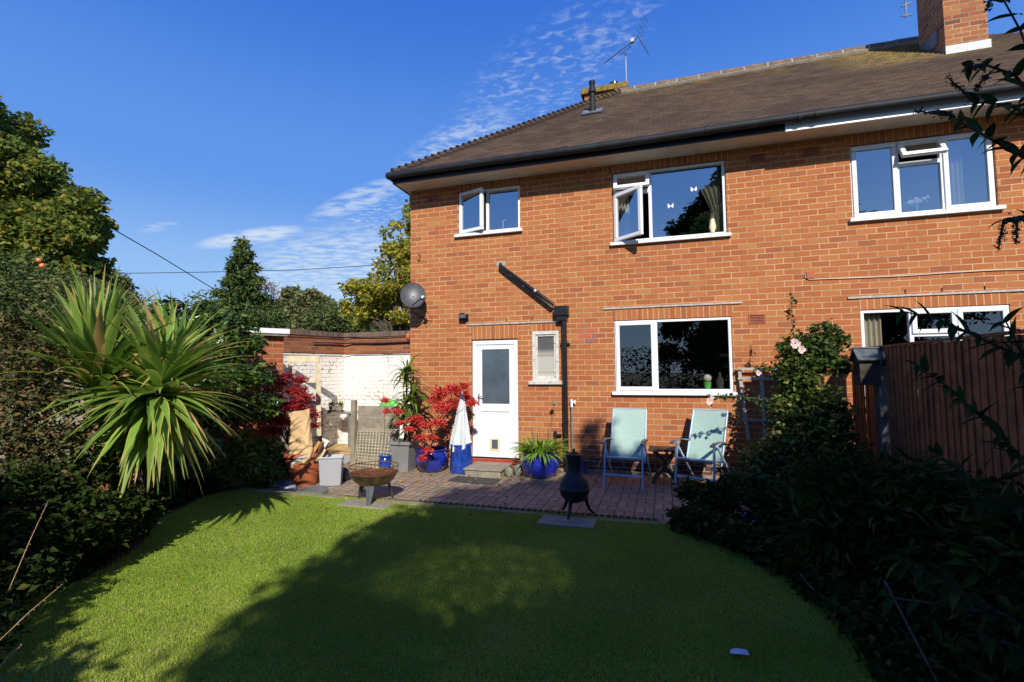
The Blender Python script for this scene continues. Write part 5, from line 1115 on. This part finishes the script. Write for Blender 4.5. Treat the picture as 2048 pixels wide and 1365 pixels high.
# --- left border
t = root('cordyline', foot(262, 4.7), 'big cordyline with long arching sword leaves in the left border', 'cordyline')
g = np.random.default_rng(15); bs, Ds, ls, ws = [], [], [], []; st = MB()
heads = [((190, 790, 4.45), 130, (.05, 1.5), .92, .55), ((318, 800, 4.5), 115, (.0, 1.3), .80, .7), ((312, 835, 4.45), 135, (-1.35, .1), .80, .55), ((225, 840, 4.5), 34, (-1.3, -.5), .55, .5), ((350, 760, 4.95), 95, (.0, 1.35), .74, .7), ((190, 740, 4.9), 90, (.0, 1.4), .8, .6)]
f0 = np.array(foot(262, 4.7))
for (px, py, dep), n, (e0, e1), ln, dr in heads:
    h = at(px, py, dep); st.tube([f0, (f0+h)/2+np.array((.05, 0, 0)), h+np.array((0, 0, .1))], [.06, .05, .04], 8)
    a = g.random(n)*6.283; el = e0+(e1-e0)*g.random(n)**.8; zz = .22*(el-e0)/(e1-e0)
    bs.append(h+np.stack([.03*np.cos(a), .03*np.sin(a), zz], 1)); Ds.append(np.stack([np.cos(a)*np.cos(el), np.sin(a)*np.cos(el), np.sin(el)], 1)); ls.append(ln*(.7+.42*g.random(n))); ws.append(.066+.040*g.random(n))
obj('trunk', st, 'bark', t, smooth=True); blades('leaves', np.concatenate(bs), np.concatenate(Ds), np.concatenate(ls), np.concatenate(ws), .75, L['cord'], t, g, seg=9)
shrub('laurel_bush', 420, 6.9, [(430, 650, 6.8, .34), (380, 660, 7., .36), (330, 650, 7., .34), (470, 690, 6.7, .34), (500, 750, 6.6, .3), (440, 760, 6.5, .42), (520, 810, 6.7, .28), (380, 740, 6.7, .4), (320, 760, 6.8, .4), (455, 825, 6.7, .32), (380, 850, 6.6, .45), (300, 870, 6.7, .42), (400, 920, 6.8, .3), (350, 950, 6.6, .36), (505, 690, 6.6, .18), (295, 640, 7.1, .25), (480, 650, 6.7, .22), (410, 612, 6.9, .14), (345, 610, 7.0, .16), (390, 905, 6.1, .36), (330, 940, 5.9, .3)], 'laurel', 'tall glossy dark green laurel between the cordyline and the garage', lsize=.095, per=1250, seed=16, aspect=.5, shell=.25)
shrub('low_green_bush', 500, 7., [(440, 920, 6.6, .2), (480, 880, 6.8, .2), (500, 925, 6.7, .2), (545, 950, 6.75, .14), (470, 905, 6.9, .22), (510, 900, 7.0, .22), (535, 890, 7.1, .2), (500, 945, 6.8, .2), (540, 935, 6.9, .2), (565, 905, 7.1, .14), (455, 950, 6.6, .2), (560, 955, 7.0, .14), (520, 970, 6.75, .10)], 'bush', 'low bright green bush beside the terracotta pot', lsize=.08, per=1300, seed=17, aspect=.5, shell=.3)
shrub('bronze_shrub', 50, 4.1, [(20, 690, 4.2, .26), (80, 720, 4.1, .26), (-20, 760, 4.0, .32), (50, 800, 4.0, .30), (110, 800, 4.1, .24), (10, 870, 3.9, .32), (90, 890, 4.0, .28), (140, 870, 4.2, .22), (40, 640, 4.3, .18), (-30, 660, 4.2, .28), (70, 950, 3.9, .26)], 'brown', 'bronze green twiggy shrub at the left edge in front of the hedge', lsize=.055, per=2600, seed=18, aspect=.38, shell=.15)
shrub('dark_border_shrub', 150, 4.0, [(150, 950, 4.1, .28), (210, 930, 4.3, .26), (80, 1000, 3.7, .30), (160, 1030, 3.8, .28), (240, 1010, 4.2, .24), (0, 980, 3.5, .32), (20, 1080, 3.3, .30), (290, 1010, 4.5, .2), (100, 1090, 3.5, .24), (-60, 1060, 3.2, .3), (215, 1070, 4.0, .16), (270, 1060, 4.3, .13)], 'dark', 'dark leafy shrub under the cordyline spilling on the lawn', lsize=.065, per=2000, seed=19, aspect=.5, shell=.25)
shrub('ground_ivy', 30, 3.2, [(20, 1160, 3.0, .22), (-40, 1200, 2.8, .25), (90, 1150, 3.2, .16), (-80, 1290, 2.5, .25), (0, 1250, 2.75, .14)], 'dark', 'dark low foliage at the lower left edge of the lawn', lsize=.05, per=900, seed=20)
mb = MB()
for i, (a, b, lb) in enumerate((((18, 1180, 2.8), (96, 1003, 3.0), 'upright dry reddish flower stalk at the left'), ((-20, 1300, 2.4), (126, 1168, 2.7), 'long dry straw coloured stalk leaning over the lower left lawn'), ((-10, 1345, 2.3), (44, 1290, 2.4), 'short dry stalk at the lower left corner'))):
    A_, B_ = at(*a), at(*b); m_ = MB().tube([A_, (A_+B_)/2+np.array((.0, 0, .012)), B_], [.0024, .002, .001], 6); g = np.random.default_rng(i)
    for q in np.linspace(.35, .95, 9): m_.ball(A_+(B_-A_)*q+g.normal(size=3)*.003, .0032, 5)
    prop(obj('dry_stalk', m_, 'straw', loc=A_), lb, 'plant stalk', 'dry stalks at the left')
t = root('fern', foot(20, 2.2), 'small green fern at the bottom left corner', 'fern'); mb = MB(); g = np.random.default_rng(30)
for (a, b) in (((10, 1400, 2.2), (88, 1322, 2.35)), ((-30, 1390, 2.1), (36, 1332, 2.3)), ((60, 1420, 2.2), (100, 1372, 2.3))):
    A_, B_ = at(*a), at(*b); d_ = B_-A_; s_ = unit(np.cross(d_, (0, 0, 1.)))
    for i in range(22):
        q = i/21; c_ = A_+d_*q; w_ = .055*(1-q)**.7+.004
        for sg in (-1, 1): e_ = c_+sg*s_*w_+d_*.06; mb.add([c_-d_*.012, e_, c_+d_*.018], [(0, 1, 2)])
obj('fronds', mb, L['bush'], t)

# --- maples
t = shrub('red_maple', 575, 7.5, [(530, 800, 7.4, .16), (548, 830, 7.4, .18), (605, 815, 7.3, .16), (585, 865, 7.4, .12), (560, 765, 7.5, .16), (590, 780, 7.5, .2), (545, 800, 7.4, .18), (575, 810, 7.5, .22), (610, 795, 7.4, .18), (620, 830, 7.4, .17), (560, 840, 7.5, .2), (595, 845, 7.4, .18), (535, 780, 7.5, .12), (550, 860, 7.5, .14), (600, 760, 7.6, .12), (630, 850, 7.4, .10), (575, 750, 7.6, .1)], 'darkred', 'crimson japanese maple in front of the garage wall', cat='maple', lsize=.06, per=2400, seed=21, aspect=.35, shell=.1, sq=(1.15, 1.1, .45), trunk_r=.018)
mc = np.array((.66, -.56, .3))
cl = [(880, 785, 7.4, .13), (905, 778, 7.75, .14), (925, 788, 7.8, .13), (885, 815, 7.3, .15), (908, 806, 7.8, .14), (935, 798, 7.85, .1), (880, 845, 7.3, .10), (945, 805, 7.5, .07), (870, 800, 7.4, .1), (930, 770, 7.4, .08)]
t = tree('red_maple', mc, [C_(*c) for c in cl], 'red', 'bright red japanese maple in the round blue bowl pot', 'maple', None, .062, 3600, 22, .012, .38, .2, 'foliage', sq=(1.1, 1., .6), shell=.1, fork=(.78, -.5, .75))
cl = [(795, 822, 7.5, .07), (830, 838, 7.45, .1), (775, 822, 7.5, .05), (800, 845, 7.5, .06), (850, 850, 7.4, .09), (840, 875, 7.4, .08), (855, 900, 7.35, .07), (865, 875, 7.35, .07), (820, 858, 7.45, .07), (770, 800, 7.55, .05), (845, 915, 7.35, .05)]
t = tree('red_maple', mc+np.array((-.08, -.05, 0)), [C_(*c) for c in cl], 'red', 'low trailing red maple spreading left across the grey planter', 'maple', None, .055, 6500, 23, .008, .38, .3, 'foliage', sq=(1.3, 1., .5), shell=.1, fork=(.5, -.6, .6))

# --- right border
t = root('wall_trellis', (5.4, -.05, 0), 'weathered timber trellis leaning on the wall beside the ground floor window', 'trellis')
for a, b in (((1478, 735), (1497, 880)), ((1522, 740), (1530, 880))): A_, B_ = onY(*a, -.07), onY(*b, -.10); obj('upright', MB().bar(A_, B_, .045, .02, up=(0, 1, 0)), 'trellis_wood', t)
for yy in (738, 757, 798, 840): A_, B_ = onY(1474+(yy-738)*.1, yy, -.10), onY(1600, yy+2, -.10); obj('rail', MB().bar(A_, B_, .035, .018, up=(0, 1, 0)), 'trellis_wood', t)
rb = [(1585, 700, 6.1, .2), (1630, 700, 6.1, .25), (1590, 820, 5.8, .34), (1640, 860, 5.6, .36), (1600, 760, 5.9, .22), (1600, 690, 6.2, .22), (1650, 670, 6.1, .22), (1640, 720, 6., .28), (1590, 740, 6., .28), (1590, 785, 6., .22), (1680, 730, 6., .16), (1620, 800, 5.9, .36), (1575, 860, 5.9, .24), (1660, 830, 5.8, .3), (1600, 890, 5.7, .38), (1530, 920, 5.8, .3), (1680, 900, 5.6, .3), (1640, 960, 5.4, .34), (1560, 970, 5.5, .3), (1680, 680, 6.1, .10), (1500, 960, 5.6, .22)]
t = shrub('rose_bush', 1590, 5.9, rb, 'rose', 'tall climbing rose bush against the wall near the fence', lsize=.068, per=1900, seed=24, aspect=.6, shell=.2, trunk_r=.025)
g = np.random.default_rng(25); sp = [[at(1585, 735, 6.1), at(1590, 680, 6.1), at(1582, 630, 6.1), at(1586, 590, 6.1)], [at(1530, 800, 6.), at(1490, 795, 6.), at(1450, 792, 6.), at(1415, 800, 5.95)], [at(1650, 700, 6.1), at(1655, 640, 6.1)], [at(1560, 760, 6.1), at(1535, 735, 6.1), at(1510, 740, 6.1)], [at(1660, 700, 6.), at(1700, 690, 6.)]]
mb = MB(); LPts = []
for pts in sp:
    mb.tube(pts, .004, 5)
    for a, b in zip(pts, pts[1:]):
        for q in np.linspace(0, 1, 10): LPts.append(a+(b-a)*q+g.normal(size=3)*.02)
obj('shoots', mb, 'stem', t); leaves('shoot_leaves', np.repeat(np.array(LPts), 2, 0), L['rose'], t, .06, .6, g)
for i, (px, py, r) in enumerate(((1590, 687, .062), (1603, 699, .05), (1517, 746, .035), (1419, 803, .045), (1424, 795, .03))):
    p = at(px, py, 5.86 if px > 1550 else 5.9); fm = MB(); g2 = np.random.default_rng(i)
    for k_ in range(16):
        a = k_*2.4; rr = r*(.25+.75*(k_/15)); c_ = p+np.array((math.cos(a)*rr*.6, -.02+.01*k_/15, math.sin(a)*rr*.6)); u_ = unit(np.array((math.cos(a), -.5, math.sin(a)))); s_ = unit(np.cross(u_, (0, 1, 0)))
        fm.add([c_-s_*rr*.5-u_*rr*.2, c_+s_*rr*.5-u_*rr*.2, c_+s_*rr*.35+u_*rr*.45, c_-s_*rr*.35+u_*rr*.45], [(0, 1, 2, 3)])
    obj('bloom', fm, 'pinkflower', t)
gb = []
for i in range(46):
    px = 1370+g.random()*330; dep = 5.6-(px-1370)/330*1.3-g.random()*.5; yb_ = 745+1.57/dep*980; hk = .35+.65*min(1, max(0, (px-1380)/200)); gb.append((px, yb_-25-g.random()*80*hk, dep, (.10+.13*g.random())*(.7+.3*hk)))
for i in range(120):
    q = i/119; ex = np.interp(q, np.linspace(0, 1, 8), [4.22, 4.60, 4.90, 5.10, 5.22, 5.26, 5.3, 5.35]); ey = np.interp(q, np.linspace(0, 1, 8), [-2.45, -2.85, -3.2, -3.6, -4.1, -4.7, -5.3, -5.9])
    d_ = np.array((ex+.10+.10*g.random(), ey+.02, .05+.10*g.random()))-CAM; dp2 = d_@_F; gb.append((1024+F_PX*(d_@_R2)/dp2, 682.5-F_PX*(d_@_U2)/dp2, dp2, .10+.07*g.random()))
t = shrub('geranium_bed', 1500, 5.1, gb, 'dark', 'dark low spreading geranium with purple flowers in the right border', lsize=.055, per=2400, seed=26, aspect=.7, shell=.2)
for i in range(9): p = at(1450+g.random()*200, 1010+g.random()*60, 4.2+.2*g.random()); obj('flower', MB().ball(p, .012, 6, sq=(1.3, 1, .8)), 'petal_purple', t)
eb = []
for i in range(95):
    px = 1630+g.random()*450; dep = 4.1-(px-1630)/450*1.5-g.random()*.6; yb_ = 745+1.57/dep*980; hh = g.random()*.88; eb.append((px, yb_-hh/dep*980, dep, .18+.12*g.random()))
t = shrub('rhododendron_bush', 1850, 3.2, eb, 'dark', 'dense dark long leaved evergreen shrub below the fence', lsize=.11, per=1000, seed=27, aspect=.28, shell=.2)
# buddleia: arching stems with paired grey green leaves and dark flower spikes
t = root('buddleia', foot(2240, 2.5), 'arching buddleia with large leaves and dark flower spikes at the right edge', 'buddleia')
g = np.random.default_rng(28)
stems = [([(2250, 1300, 2.6), (2200, 700, 2.5), (2130, 300, 2.4), (2040, 60, 2.3), (1985, -40, 2.2)], 34),
 ([(2220, 600, 2.5), (2100, 250, 2.3), (2030, 150, 2.2), (1965, 128, 2.15), (1938, 134, 2.1)], 22),
 ([(2200, 500, 2.4), (2100, 260, 2.3), (2020, 210, 2.2), (1950, 205, 2.15)], 20),
 ([(2230, 560, 2.4), (2110, 350, 2.25), (2020, 300, 2.15), (1945, 258, 2.1), (1900, 232, 2.05)], 20),
 ([(2240, 700, 2.4), (2120, 480, 2.2), (2050, 432, 2.1), (2012, 438, 2.05)], 12),
 ([(2230, 900, 2.5), (2100, 740, 2.4), (1990, 690, 2.3), (1880, 640, 2.3), (1800, 622, 2.3)], 20),
 ([(2260, 1250, 2.4), (2120, 1000, 2.3), (1990, 860, 2.3), (1890, 770, 2.3), (1830, 730, 2.3)], 34),
 ([(2200, 1300, 2.3), (2080, 1120, 2.2), (1950, 960, 2.2), (1860, 900, 2.2)], 30),
 ([(2200, 1350, 2.1), (2060, 1260, 2.0), (1900, 1170, 2.0), (1800, 1120, 2.0)], 22),
 ([(2230, 1100, 2.3), (2100, 820, 2.2), (2040, 700, 2.15), (2010, 640, 2.1)], 26),
 ([(2200, 1380, 2.0), (2010, 1230, 1.95), (1780, 1195, 2.1)], 10),
 ([(2200, 1200, 2.2), (2080, 1040, 2.1), (2000, 1000, 2.1), (1930, 1010, 2.1)], 24),
 ([(2150, 1400, 1.9), (2050, 1300, 1.9), (1960, 1270, 1.9)], 12)]
sm_ = MB(); PP, DD, SZ = [], [], []
for pts, nl in stems:
    W_ = [at(*p) for p in pts]; sm_.tube(W_, [.010-.007*i/(len(W_)-1) for i in range(len(W_))], 6)
    W_ = np.array(W_); seg = np.linalg.norm(np.diff(W_, axis=0), axis=1); cs = np.concatenate([[0], np.cumsum(seg)])
    for q in np.linspace(.18, .99, nl):
        s_ = q*cs[-1]; i = min(len(seg)-1, np.searchsorted(cs, s_)-1); c_ = W_[i]+(W_[i+1]-W_[i])*(s_-cs[i])/seg[i]; d_ = unit(W_[i+1]-W_[i]); a = g.random()*6.283
        u_ = unit(np.cross(d_, (0, 0, 1.))); v_ = np.cross(u_, d_); o_ = u_*math.cos(a)+v_*math.sin(a)
        for sg in (-1, 1): PP.append(c_); DD.append(d_*.75+o_*sg*.8+np.array((0, 0, -.35))+g.normal(size=3)*.12); SZ.append((.075+.07*g.random())*(1-.35*q))
obj('stems', sm_, 'bark', t, smooth=True)
PP, DD, SZ = np.array(PP), unit(np.array(DD)), np.array(SZ)*1.25
blades('leaves', PP, DD, SZ, SZ*.34, .7, L['budd_b'] if 'budd_b' in L else bladed('buddleia_blade', (.020, .050, .014), (.03, .06, .018), (.12, .12, .03), .85, .3, .05), t, g, seg=5)
for a, b in (((1905, 232, 2.05), (1828, 222, 2.02)), ((1938, 136, 2.1), (1936, 132, 2.05)), ((1965, 130, 2.1), (1932, 138, 2.08)), ((2008, 440, 2.05), (1996, 500, 2.03)), ((2035, 436, 2.05), (2032, 488, 2.03)), ((1975, 150, 2.1), (1948, 182, 2.1)), ((1950, 206, 2.15), (1892, 150+2, 2.1)), ((1985, -20, 2.2), (1975, 20, 2.15))):
    A_, B_ = at(*a), at(*b); sb = MB(); n = 90
    for i in range(n):
        q = i/n; r_ = .017*(1-q*.75); c_ = A_+(B_-A_)*q+g.normal(size=3)*r_*.6; sb.add([c_+g.normal(size=3)*.006 for _ in range(3)], [(0, 1, 2)])
    sb.tube([A_, B_], [.006, .002], 5); obj('flower_spike', sb, 'wood_dark', t)
# litter
A_ = onZ(1478, 1314, .0); prop(obj('paper_litter', MB().add([(A_[0]-.045, A_[1]-.02, .022), (A_[0]+.0, A_[1]-.03, .03), (A_[0]+.05, A_[1]-.015, .024), (A_[0]+.045, A_[1]+.03, .03), (A_[0]-.01, A_[1]+.02, .034), (A_[0]-.04, A_[1]+.015, .026)], [(0, 1, 4, 5), (1, 2, 3, 4)]), 'canvas', loc=(A_[0], A_[1], 0)), 'small scrap of pale paper lying on the shaded lawn', 'litter')

# --- trees behind the camera: they shade the lawn and show in the window glass
g = np.random.default_rng(50); cc_ = np.array((8.15, -12.2)); cl = []
prof_ = [(9.6, .03), (9.35, .12), (9.0, .30), (8.6, .55), (8.1, .95), (7.6, 1.95), (7.15, 2.8), (6.6, 3.3), (6.1, 3.4), (5.5, 3.2), (4.9, 2.85), (4.3, 2.65), (3.6, 2.6), (2.8, 2.6), (2.0, 2.6), (1.0, 2.6)]
for z_, r_ in prof_:
    n = max(3, int(r_*9))
    for i in range(n):
        a = 6.283*i/n+g.random()*.5; rs_ = min(.45, .10+r_*.38); rr = max(0., r_-rs_)*(.95+.1*g.random()); cl.append((cc_[0]+rr*math.cos(a), cc_[1]+rr*.92*math.sin(a), z_-rs_*.5+g.uniform(-.15, .1)*min(1, r_), rs_*(1+.2*g.random())))
    for i in range(n//2):
        a = 6.283*g.random(); rr = r_*.6*g.random(); cl.append((cc_[0]+rr*math.cos(a), cc_[1]+rr*math.sin(a), z_-.3*min(1., r_), min(.6, .1+.4*r_)))
tc2 = root('cypress_tree', (cc_[0], cc_[1], 0), 'very large dark cypress behind the viewer, mirrored in the upstairs window', 'tree')
P = np.concatenate([clump(g, c[:3], c[3], int(230*(c[3]/.5)**2), .2, (1, 1, 1)) for c in cl])
ax0 = np.array(onZ(950, 1143, 0)); hx = unit(np.cross(SUN, (0, 0, 1.))); hy = np.cross(hx, SUN)
rel = P-ax0; ell = ((rel@hx)/.86)**2+((rel@hy)/.40)**2
P = P[ell > 1.]                                        # hole cut along the sun ray, imitating window-reflected light on the lawn
leaf_screen = []; ring_ = g.random((36000, 2))*2-1; ring_ = ring_[(ring_**2).sum(1) < 1.2]
for u_, v_ in ring_: leaf_screen.append(ax0+hx*u_*.86+hy*v_*.40+SUN*(9.2+1.6*g.random()))
leaves('crown', np.array(leaf_screen), L['conifer'], tc2, .021, .8, g, .3)  # added screen of tiny leaves, dims and softens that oval of light
leaves('crown', P, L['conifer'], tc2, .17, .45, g, .3); obj('trunk', MB().tube([(cc_[0], cc_[1], 0), (cc_[0], cc_[1], 9.2)], [.3, .04], 8), 'bark', tc2, smooth=True)
cl = env(np.random.default_rng(51), [(.35, -9.4, 2.0, 2.35, .7, 1.9), (-.1, -9.4, 1.8, 2.1, .7, 1.6), (-1.9, -9.2, 2.1, 1.4, .9, 1.6), (1.6, -9.4, 1.5, .7, .6, 1.2), (1.9, -9.5, 1.85, .8, .45, .95), (2.0, -9.5, 2.2, .6, .4, .55), (2.0, -9.5, 2.1, .6, .4, .6), (.7, -9.5, 3.0, .8, .4, .85), (1.2, -9.5, 2.6, .7, .4, .6)], 290, .25, .42)
tree('holly_tree', (-.3, -9.3, 0), cl, 'laurel', 'bushy holly tree behind the viewer on the left side', lsize=.10, per=700, seed=52, shell=.2)
cl = env(np.random.default_rng(54), [(8.65, -5.3, 3.45, 1.5, .9, 1.2), (9.4, -5.3, 3.2, 1.4, 1., 1.2), (8.7, -5.2, 2.0, 1.3, .9, 1.3)], 150, .28, .42)
tree('plum_tree', (8.8, -5.3, 0), cl, 'dark', 'dense plum tree in the next garden behind the fence, outside the photo', lsize=.10, per=420, seed=55, shell=.2)
cl = [(x_+g.uniform(-.4, .4), -19+g.uniform(-.5, .5), z_+g.uniform(-.2, .2), .8) for x_ in np.arange(-14, 22, .9) for z_ in (.6, 1.6, 2.4)]
# tall far tree that the upstairs window mirrors
bt = []; gb_ = np.random.default_rng(56)
for X0, Z0 in ((4.6, 14.3), (5.4, 16.), (6.5, 17.4), (7.4, 18.4), (8.6, 20.), (9.6, 21.6), (11., 23.)):
    for i in range(16): bt.append((X0+1.0+gb_.uniform(-.4, 6.), -40+gb_.uniform(-2, 2), (Z0-.9)*gb_.uniform(.55, 1.)**.6, gb_.uniform(.8, 1.3)))
    for i in range(3): bt.append((X0+.9+gb_.uniform(-.2, .3), -40+gb_.uniform(-1, 1), Z0-1.0-gb_.uniform(0, 1.2), .9))
for i in range(90): z_ = gb_.uniform(2, 15); bt.append((5.2+(15-z_)*-.1+gb_.uniform(0, 10), -40+gb_.uniform(-2, 2), z_, gb_.uniform(.9, 1.4)))
tree('lime_tree', (10.5, -40, 0), bt, 'dark', 'tall dark tree far behind the viewer, mirrored in the large upstairs window', lsize=.42, per=100, seed=57, trunk_r=.4, shell=.2)
tree('rear_hedge', (0, -19, 0), cl, 'dark', 'long hedge at the far end of the garden behind the viewer', cat='hedge', lsize=.16, per=110, seed=53, limbs=False)
